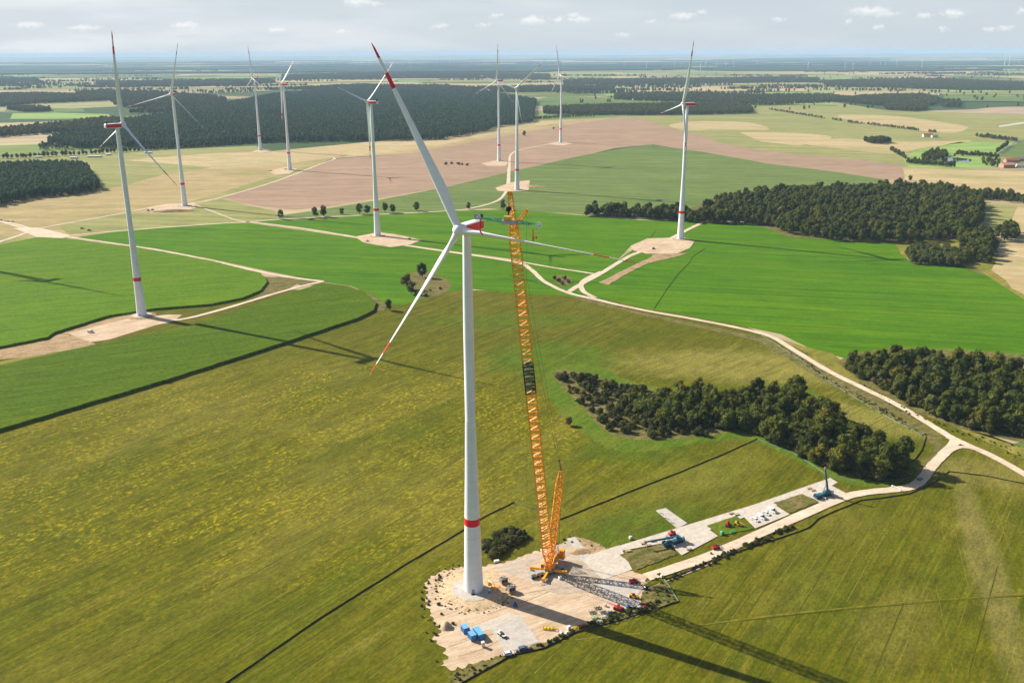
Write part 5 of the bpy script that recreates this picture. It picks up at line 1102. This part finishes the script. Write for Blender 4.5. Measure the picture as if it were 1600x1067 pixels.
# lifting gear and machines around the right front edge
def machine(m):
    m.box((-.6, 0, 1.0), (2.4, 1.6, 1.1), taper=.9); m.box((1.3, 0, .8), (1.6, 1.4, .5)); m.box((.9, .75, 1.2), (1.6, .35, .5))
def telehandler(px, rz, label, mat, boom=(2.8, 1.6), group=None):
    return gear('telehandler', label, 'telehandler', px, rz, [('body', mat, machine), ('cab', GLS, lambda m: m.box((.1, -.35, 1.95), (1.2, .8, .9), taper=.8)), ('arm', mat, lambda m: m.tube((-1.6, .35, 1.9), (boom[0], .35, boom[1]), .22, .16, 6)), ('wheel', BLK, lambda m: wheelset(m, (-1.1, 1.4), .9, .55)), ('fork', GREY, lambda m: (m.box((boom[0]+.3, .35, .6), (.12, 1.1, 1.0)), m.box((boom[0]+.8, 0, .15), (1.0, .15, .08)), m.box((boom[0]+.8, .7, .15), (1.0, .15, .08))))], group)
telehandler((1118,858), R_(20), 'red telehandler with its shadow on the sandy track near the road plates', RDM)
telehandler((1050,836), R_(205), 'red machine behind the lying boom of the teal mobile crane', RDM, (2.9, 2.6))
telehandler((966,953), R_(150), 'red telehandler at the sand edge beside the small blue machine', RDM, (5.2, 2.2))
telehandler((1137,822), R_(70), 'red machine on the grass square left of the orange dumper', RDM, (2.6, 2.8))
telehandler((1153,821), R_(-40), 'orange dumper like machine on the grass square near the white vans', ORD, (3.2, 1.2))
telehandler((989,911), R_(20), 'small red machine on the grey plates left of the corner fence', RDM, (2.2, 1.2))
telehandler((990,934), R_(-30), 'small orange machine at the edge of the plates under the mast shadow', ORD, (2.0, 1.0))
def pframe(m, w=2.6, h=1.2):
    for y in (-.9, 0, .9): m.tube((-w/2, y, .25), (w/2, y, .25), .1, .1, 4)
    for x in (-w/2, 0, w/2):
        m.tube((x, -.9, .25), (x, .9, .25), .1, .1, 4); m.tube((x, -.9, 0), (x, -.9, h), .09, .09, 4); m.tube((x, .9, 0), (x, .9, h*.8), .09, .09, 4)
    m.tube((-w/2, -.9, h), (w/2, -.9, h), .07, .07, 4)
GRF = plain('frame_green', (.06,.34,.14), .5); DKG = plain('frame_dark_olive', (.07,.09,.05), .6)
for (px, py, m, n, rz, lab) in [(930,968,GRF,'lifting_frame',15,'bright green lifting frame, frontmost of the frames on the sand'), (926,958,DKG,'lifting_frame',15,'dark olive steel frame behind the bright green one'), (934,951,DKG,'lifting_frame',20,'dark olive steel frame farthest up the sand'), (943,958,DKG,'lifting_frame',15,'dark olive steel frame at the right behind the green one'), (944,965,CRM,'lifting_frame',10,'cream timber frame right of the bright green frame'), (936,972,CRM,'lifting_frame',12,'cream timber frame in front of the bright green one'),
        (908,979,plain('rust_red_frame', (.42,.07,.03), .6),'lifting_frame',10,'rust red rack in the tower shadow at the fence'), (899,982,YLM,'lifting_frame',5,'yellow green rack beside the rust red one'), (1150,820,GRF,'lifting_frame',60,'green frame between the red and orange machines on the grass square'), (1144,832,GRF,'lifting_frame',20,'pale green frame at the front of the grass square')]:
    gear(n, lab, 'steel frame', (px, py), R_(rz), [('frame', m, pframe), ('crossbar', m, lambda q: q.box((0, 0, .7), (2.0, .3, .3)))])
for (px, py, m, lab, s) in [(889,983,CW,'white square tank cube at the end of the tower shadow',1.0), (878,991,CS,'silver blue bin right of the gravel pad edge',.8), (886,990,CRM,'cream crate beside the silver bin on the sand',.7), (951,960,BLM,'dark blue upright bin right of the frames',.9), (981,950,BLM,'dark blue generator box right of the red telehandler',.9), (999,952,CW,'white tank cube at the corner under the boom shadow',1.15), (1006,952,RDM,'red tank with a white top beside the white cube',1.1), (1009,921,CK,'black bin beside the grass corner in the mast shadow',1.1), (1034,902,CRM,'pale crate among weeds where the fence begins',.8), (1128,835,GRF,'green round skip at the left of the grass square',1.1), (985,842,CRM,'white box alone on the grass beyond the road plates',.9), (875,905,CW,'white sheeted bundle beside the crane outrigger',.9), (1111,866,DKG,'dark slim bin in front of the red telehandler',.6)]:
    gear('storage_box', lab, 'storage box', (px, py), R_(25), [('body', m, lambda q: q.box((0, 0, .75*s), (1.5*s, 1.3*s, 1.3*s), taper=.94)), ('lid', m, lambda q: q.box((0, 0, 1.46*s), (1.56*s, 1.36*s, .16*s), taper=.8)), ('skids', DARK, lambda q: (q.box((-.5*s, 0, .06), (.15, 1.2*s, .12)), q.box((.5*s, 0, .06), (.15, 1.2*s, .12))))])
for (px, py, rz, lab) in [(1005,850,20,'brown timber mat stack left of the lying crane boom'), (1013,853,20,'timber mat pile under the tip of the lying crane boom'), (1020,846,20,'small timber mat beside the lying crane boom'), (1142,803,25,'timber mat stack behind the red machine on the plates'), (1151,805,25,'timber mat stack nearest the grass square'), (1264,764,22,'dark timber mat left of the upright teal crane'), (1270,767,22,'second timber mat touching the upright teal crane'), (1076,859,20,'small mat at the front corner of the lying teal crane'), (982,862,15,'small dark mat on the strip of road plates')]:
    gear('mat_stack', lab, 'timber mats', (px, py), R_(rz), [('mats', MATW, lambda q: [q.box((0, 0, .12+.22*k), (2.6, 1.3, .19)) for k in range(3)]), ('bearer', BRN, lambda q: (q.box((-.8, 0, .72), (.2, 1.5, .12)), q.box((.8, 0, .72), (.2, 1.5, .12))))])
for (px, py, ln, rz) in [(1034,803,2.2,-38),(1042,811,2.6,-38),(1051,818,2.4,-38)]:
    gear('steel_plate', 'thin dark steel plate lying on the grey cross strip of road plates', 'steel plate', (px, py), R_(rz), [('plate', DARK, lambda q: q.box((0, 0, .2), (ln, .35, .12))), ('handle', CRM, lambda q: q.box((-ln*.6, .1, .22), (.5, .3, .14)))], 'steel plates on the cross strip')
# mobile cranes
def mobile_crane(px, rz, label, boom_dir, boom_len, up):
    t = thing('mobile_crane', loc(*px), rz, label, 'mobile crane')
    mb = MB(); mb.box((0, 0, 1.25), (12.5, 2.7, .9)); mb.box((-5.4, 0, 2.0), (1.8, 2.6, 1.6), taper=.85); mb.box((4.6, 0, 2.0), (2.6, 2.5, .8)); mb.box((-2.6, 0, 1.95), (2.6, 2.3, .7)); mb.build('chassis', TEAL, t)
    mb = MB(); mb.box((-6.33, 0, 2.25), (.1, 2.1, .8)); mb.build('windscreen', GLS, t)
    mb = MB(); wheelset(mb, (-4.9, -3.3, -.4, 1.2, 2.8, 4.4), 1.15, .62, .45); mb.build('wheels', BLK, t)
    mb = MB(); bdv = Vector(boom_dir).normalized(); h = Vector((bdv.x, bdv.y, 0)).normalized(); hz_ = math.atan2(h.y, h.x)
    mb.box(Vector((1.2, 0, 2.6))-h*1.4, (4.6, 2.5, 1.2), hz_, taper=.9); sup = mb.build('superstructure', TEAL, t)
    mb = MB(); mb.box(Vector((1.2, 0, 3.0))+h*.9+Vector((-h.y, h.x, 0))*1.2, (1.7, .9, 1.5), hz_, taper=.85); mb.build('cab', plain('pale_teal', (.25,.40,.46), .4), sup)
    mb = MB(); [mb.box(Vector((1.2, 0, 2.5+.5*k))-h*3.6, (1.3, 2.6, .44), hz_) for k in range(3)]; mb.build('counterweight', plain('crane_light_grey', (.45,.48,.5), .5), sup)
    p0 = Vector((1.2, 0, 3.4))-h*1.2; a = 0; secs = [(.62, 0, .42), (.52, .4, .7), (.42, .66, 1.0)]; mb = MB()
    for (r, s0, s1) in secs: mb.tube(p0+bdv*boom_len*s0, p0+bdv*boom_len*s1, r, r*.96, 8)
    mb.build('boom', TEAL, t)
    mb = MB(); e = p0+bdv*boom_len; mb.box(e, (1.0, .9, 1.2)); mb.tube(e, e-Vector((0, 0, min(e.z-1.2, 6))), .06, .06, 4); mb.box(e-Vector((0, 0, min(e.z-1.2, 6))), (.5, .4, .8)); mb.build('boom_head', BRN, t)
    mb = MB(); mb.tube(Vector((1.2, 0, 2.8))+h*1.0, p0+bdv*boom_len*.33, .2, .2, 6); mb.build('luffing_cylinder', GREY, t)
    for x in (-1.9, 5.6):
        for s in (-1, 1):
            mb = MB(); mb.box((x, s*2.3, .95), (.4, 2.4, .35)); mb.tube((x, s*3.4, .1), (x, s*3.4, 1.1), .12, .12, 6); mb.lathe([(.45, .02), (.45, .14), (.2, .18)], 10, (x, s*3.4, 0)); mb.build('outrigger', CRM, t)
    return t
mobile_crane((1052,850), R_(30), 'teal mobile crane with its telescopic boom laid low to the left', (-1, .2, .02), 17.5, False)
mobile_crane((1286,776), R_(30), 'teal mobile crane with its telescopic boom raised steeply', (-.15, .12, 1), 13.0, True)
# road barrier, machines on far pads
gear('road_barrier', 'white barrier gate beside the bend of the sandy track', 'barrier', (1400,764), R_(-60), [('bar', WHT, lambda q: q.tube((-2.6, 0, 1.0), (2.6, 0, 1.0), .14, .14, 6)), ('post', WHT, lambda q: (q.box((-2.6, 0, .55), (.5, .5, 1.1)), q.box((2.6, 0, .55), (.5, .5, 1.1))))])
telehandler((1021,390), R_(20), 'dark red tracked machine on the right hand turbine pad', plain('dark_red_machine', (.2,.03,.03), .5), (2.8, 3.0))
telehandler((232,330), R_(5), 'dark digger farthest left on the dusty pad', CK, (2.8, 3.0))
telehandler((238,329), R_(5), 'red brown digger beside the dark one on the dusty pad', plain('dark_red_machine', (.2,.03,.03), .5), (2.8, 3.0))
telehandler((574,378), R_(5), 'small white machine on the sandy pad in the bright crop', CW, (2.8, 2.0))
telehandler((640,375), R_(5), 'dark machine at the right end of the sandy pad in the bright crop', CK, (2.8, 2.0))
telehandler((128,358), R_(5), 'brown digger in the dry meadow by the upper left track', plain('digger_brown', (.3,.14,.04), .6), (2.8, 2.6))
telehandler((139,361), R_(5), 'dark parked machine beside the upper left track', CK, (2.8, 1.6))

# ------------------------------------------------------------------ fences
FEN = plain('black_tarpaulin', (.012,.013,.012), .9); FGR = plain('grey_green_mesh', (.16,.24,.19), .8)
def fence(px, label, h=.62, mat=FEN, post=5.0, th=.06):
    pts = [G(*p) for p in px]; o0 = pts[0]; t = thing('low_fence', (o0.x, o0.y, 0), 0, label, 'fence')
    mb = MB(); pm = MB(); rnd = random.Random(int(px[0][0]))
    for a, b in zip(pts, pts[1:]):
        a, b = a-o0, b-o0; ln = (b-a).length; n = max(1, int(ln/post)); d = (b-a).normalized(); q = Vector((-d.y, d.x, 0))*th; c0 = a
        for k in range(n):
            p = a+d*(ln*k/n); r = a+d*(ln*(k+1)/n)+Vector((rnd.uniform(-.12, .12), rnd.uniform(-.12, .12), 0)); z0, z1 = h*rnd.uniform(.85, 1.05), h*rnd.uniform(.85, 1.05)
            if k == n-1: r = b
            mb.add([c0-q, c0+q, r+q, r-q, c0-q+Vector((0, 0, z0)), c0+q+Vector((0, 0, z0)), r+q+Vector((0, 0, z1)), r-q+Vector((0, 0, z1))], [(3,2,1,0),(4,5,6,7),(0,1,5,4),(1,2,6,5),(2,3,7,6),(3,0,4,7)]); pm.tube(c0, c0+Vector((0, 0, h+.2)), .05, .05, 4); c0 = r
    mb.build('sheet', mat, t); pm.build('posts', BRN, t); return t
fence([(340,1076),(500,966),(640,878),(700,843),(760,806),(803,785)], 'black low sheet fence running diagonally across the flowering meadow to the clump of bushes')
fence([(803,785),(820,791),(842,797),(862,805)], 'thin short stretch of fence crossing behind the crane boom', .5, FGR)
fence([(875,812),(985,768),(1060,739),(1130,710),(1183,686)], 'black low sheet fence running from the crane up toward the grove')
fence([(1183,686),(1240,708),(1290,740),(1345,755)], 'pale low mesh fence along the lower side of the grove', .45, FGR)
fence([(705,1076),(745,1054),(800,1024),(850,1013),(900,988),(960,972),(1030,950),(1060,940)], 'black low sheet fence along the front edge of the crane site')
fence([(1060,940),(1048,920),(1038,906)], 'green mesh fence closing the grass corner of the site', .8, FGR)
fence([(1038,906),(1080,892),(1130,870),(1221,840),(1263,825),(1270,819),(1278,811),(1306,798),(1329,789),(1345,782),(1375,779),(1420,772),(1446,761),(1470,748)], 'black low sheet fence following the sandy track on its field side')
fence([(1475,742),(1483,737),(1540,744),(1600,756),(1650,768)], 'black low sheet fence in the dry meadow below the road junction')
fence([(1447,683),(1440,704),(1428,720),(1422,724)], 'curved black fence at the end of the mown meadow by the grove', .7)
fence([(1190,524),(1250,562),(1300,600),(1380,648),(1447,683)], 'pale mesh fence along the ditch below the long sandy track', .45, FGR)
fence([(1022,483),(1040,455),(1060,428),(1078,410),(1080,403),(1102,388)], 'dark fence line crossing the bright crop below the right hand turbine', .5)
fence([(975,410),(1000,390),(1024,362)], 'dark fence line on the left of the right hand turbine pad', .5)
fence([(795,430),(860,448),(935,466),(1005,487)], 'dark low fence beside the long track where the crop meets the meadow', .5)
# verge shrubs along the fence and loose weeds
for i, (x, y) in enumerate([(830,1014),(845,1009),(858,1004),(868,1000),(880,996),(893,989),(1092,886),(1131,868),(1138,864),(1187,844),(690,960),(686,945),(1012,946),(1025,905),(1030,899),(682,925),(708,975),(765,868)]):
    put('bush', G(x, y), .22+.14*(i*7 % 5)/4, 'small weedy shrub on the rough verge between the fence and the site', 'weedy shrubs on the verge round the site', 'shrub', 'bush')

wp = []
for P_, sp, sd in (([(700,1056),(745,1036),(850,1004),(905,980),(960,955),(1000,945),(1010,920),(1040,908),(1058,938),(960,973),(900,986),(850,1011),(800,1022),(745,1051),(712,1066)], 1.9, 1), ([(655,930),(680,895),(730,870),(745,875),(690,900),(670,930),(672,955),(690,985),(678,1000),(692,1030),(680,1036),(664,990)], 2.6, 2), ([(800,872),(850,858),(850,850),(890,838),(935,850),(950,860),(935,868),(900,850)], 3.0, 4), ([(1215,538),(1250,558),(1300,594),(1390,642),(1452,681),(1447,684),(1380,649),(1300,602),(1250,564)], 2.2, 5), ([(1330,590),(1420,642),(1500,675),(1600,700),(1600,720),(1500,680),(1400,640)], 3.4, 6)):
    wp += [p for p in scatter(P_, sp, sd) if rh0.random() < .55]
ws = [p for p in scatter([(1045,903),(1075,890),(1110,875),(1160,853),(1200,836),(1240,818),(1240,826),(1200,845),(1100,886),(1044,908)], 1.7, 3)+scatter([(850,1008),(905,982),(960,957),(1000,948),(1030,940),(1030,948),(960,970),(900,984),(850,1011)], 1.9, 13) if rh0.random() < .7]
wood('weeds', 'dense weedy strip between the sandy track and the black fence', 'weeds', ws, [[c for c in PROT[k].children if c.name.startswith('crown')][0] for k in PROT if k[0] == 'bush'], 35, .14, .42)
wood('weeds', 'rough weeds and grass tufts along the fence and ditch of the site', 'weeds', wp, [[c for c in PROT[k].children if c.name.startswith('crown')][0] for k in PROT if k[0] == 'bush'], 33, .10, .26)
mp_ = G(740, 922); rg = []
for k in range(230):
    a = rh0.uniform(2.2, 6.9); r = rh0.uniform(9.9, 18.5); rg.append((mp_.x+r*math.cos(a), mp_.y+r*math.sin(a)))
wood('weeds', 'small tufts growing on the dirt ring round the nearest tower', 'weeds', rg, [[c for c in PROT[k].children if c.name.startswith('crown')][0] for k in PROT if k[0] == 'bush'], 34, .05, .16)
# ------------------------------------------------------------------ houses
BRK = plain('farm_brick', (.40,.24,.17), .85); TIL = plain('red_roof_tiles', (.48,.14,.08), .8); TIL2 = plain('faded_roof_tiles', (.55,.26,.17), .8); WAL = plain('white_render', (.68,.66,.6), .8); GRR = plain('grey_roof', (.22,.23,.24), .7)
def house(px, w, l, h, rh, rz, wm, rm, label, group=None, wins=3):
    t = thing('farm_house' if group is None else 'village_house', loc(*px), rz, label, 'house', group)
    mb = MB(); mb.box((0, 0, h/2), (l, w, h)); mb.add([(-l/2, -w/2, h), (-l/2, w/2, h), (-l/2, 0, h+rh)], [(0, 2, 1)]); mb.add([(l/2, -w/2, h), (l/2, w/2, h), (l/2, 0, h+rh)], [(0, 1, 2)]); mb.build('wall', wm, t)
    mb = MB(); e = .5
    for s in (-1, 1):
        mb.add([(-l/2-e, s*(w/2+e), h-e*rh/(w/2)+.05), (l/2+e, s*(w/2+e), h-e*rh/(w/2)+.05), (l/2+e, 0, h+rh+.05), (-l/2-e, 0, h+rh+.05), (-l/2-e, s*(w/2+e), h-e*rh/(w/2)+.25), (l/2+e, s*(w/2+e), h-e*rh/(w/2)+.25), (l/2+e, 0, h+rh+.28), (-l/2-e, 0, h+rh+.28)], [(3,2,1,0),(4,5,6,7),(0,1,5,4),(1,2,6,5),(2,3,7,6),(3,0,4,7)])
    r = mb.build('roof', rm, t); mb = MB(); mb.box((l*.2, .4, h+rh+.2), (.8, .8, 1.6)); mb.build('chimney', BRK, r)
    for k in range(wins):
        for s in (-1, 1):
            mb = MB(); mb.box((-l/2+l*(k+.5)/wins, s*(w/2+.03), h*.55), (1.3, .1, 1.4)); mb.build('window', GLS, t)
    return t
house((1573,262), 16, 26, 6, 4, R_(8), BRK, TIL2, 'large brick barn with a faded red roof in front at the farm on the right')
house((1580,254), 12, 30, 5, 4, R_(6), BRK, TIL, 'long red roofed barn behind the large brick barn')
house((1597,262), 12, 22, 5, 3, R_(-10), WAL, GRR, 'white farm building with a grey roof at the right edge')
house((1594,252), 10, 18, 5, 3, R_(10), BRK, GRR, 'dark roofed shed at the back of the right hand farm')
house((1449,214), 11, 26, 4.5, 4.5, R_(2), WAL, TIL, 'red roofed house alone beside the long hedge at right')
house((1460,215), 9, 16, 4, 3, R_(2), WAL, GRR, 'low grey roofed shed right of the lone red roofed house')
hv = house((1247,157), 10, 16, 5, 4, R_(10), WAL, TIL, 'small red roofed house of the village among the far trees', 'houses of the far village')
rh = random.Random(9)
for i in range(44):
    x, y = rh.choice([(rh.uniform(1205, 1292), rh.uniform(155, 160)), (rh.uniform(985, 1090), rh.uniform(152, 158)), (rh.uniform(1380, 1600), rh.uniform(149, 153)), (rh.uniform(1360, 1420), rh.uniform(133, 137)), (rh.uniform(560, 700), rh.uniform(121, 128)), (rh.uniform(700, 900), rh.uniform(108, 113))])
    p = G(x, y); s = rh.uniform(.8, 1.4)*(1 if y > 140 else 1.3)
    dup(hv, (p.x, p.y, 0), rh.uniform(-.5, .5), s)
# sheds and pipes at the building site by the country road
for i, (x, y, w, l) in enumerate([(143,246,8,16),(154,246,8,14),(116,248,7,16),(170,243,6,12),(232,240,6,16),(60,247,6,14)]):
    house((x, y), w, l, 3.4, .8, R_(4), WAL, plain('white_roof_sheet', (.7,.7,.7), .6), ['left white cabin of the pair on the pale ground near the avenue', 'right white cabin of the pair on the pale ground near the avenue', 'white cabin just left of the pair near the pine wood', 'small white shed right of the pair near the avenue', 'white shed behind the tip of the long blade at left', 'white shed farthest left on the pale ground'][i])
# ------------------------------------------------------------------ haze
hz = MB(); hz.box((0, 24000, 130.5), (104000, 54500, 265)); ho = hz.build('haze', None)
ho.data.materials.clear(); hm = bpy.data.materials.new('haze_air'); hm.use_nodes = True; hn = hm.node_tree; hn.nodes.clear()
pv = hn.nodes.new('ShaderNodeVolumePrincipled'); pv.inputs['Color'].default_value = (.47, .67, .94, 1); pv.inputs['Density'].default_value = 3.7e-5; pv.inputs['Anisotropy'].default_value = 0.0
mo = hn.nodes.new('ShaderNodeOutputMaterial'); hn.links.new(pv.outputs[0], mo.inputs['Volume']); ho.data.materials.append(hm)
tag(ho, 'pale blue haze that softens the far plain', 'haze', None, 'stuff')
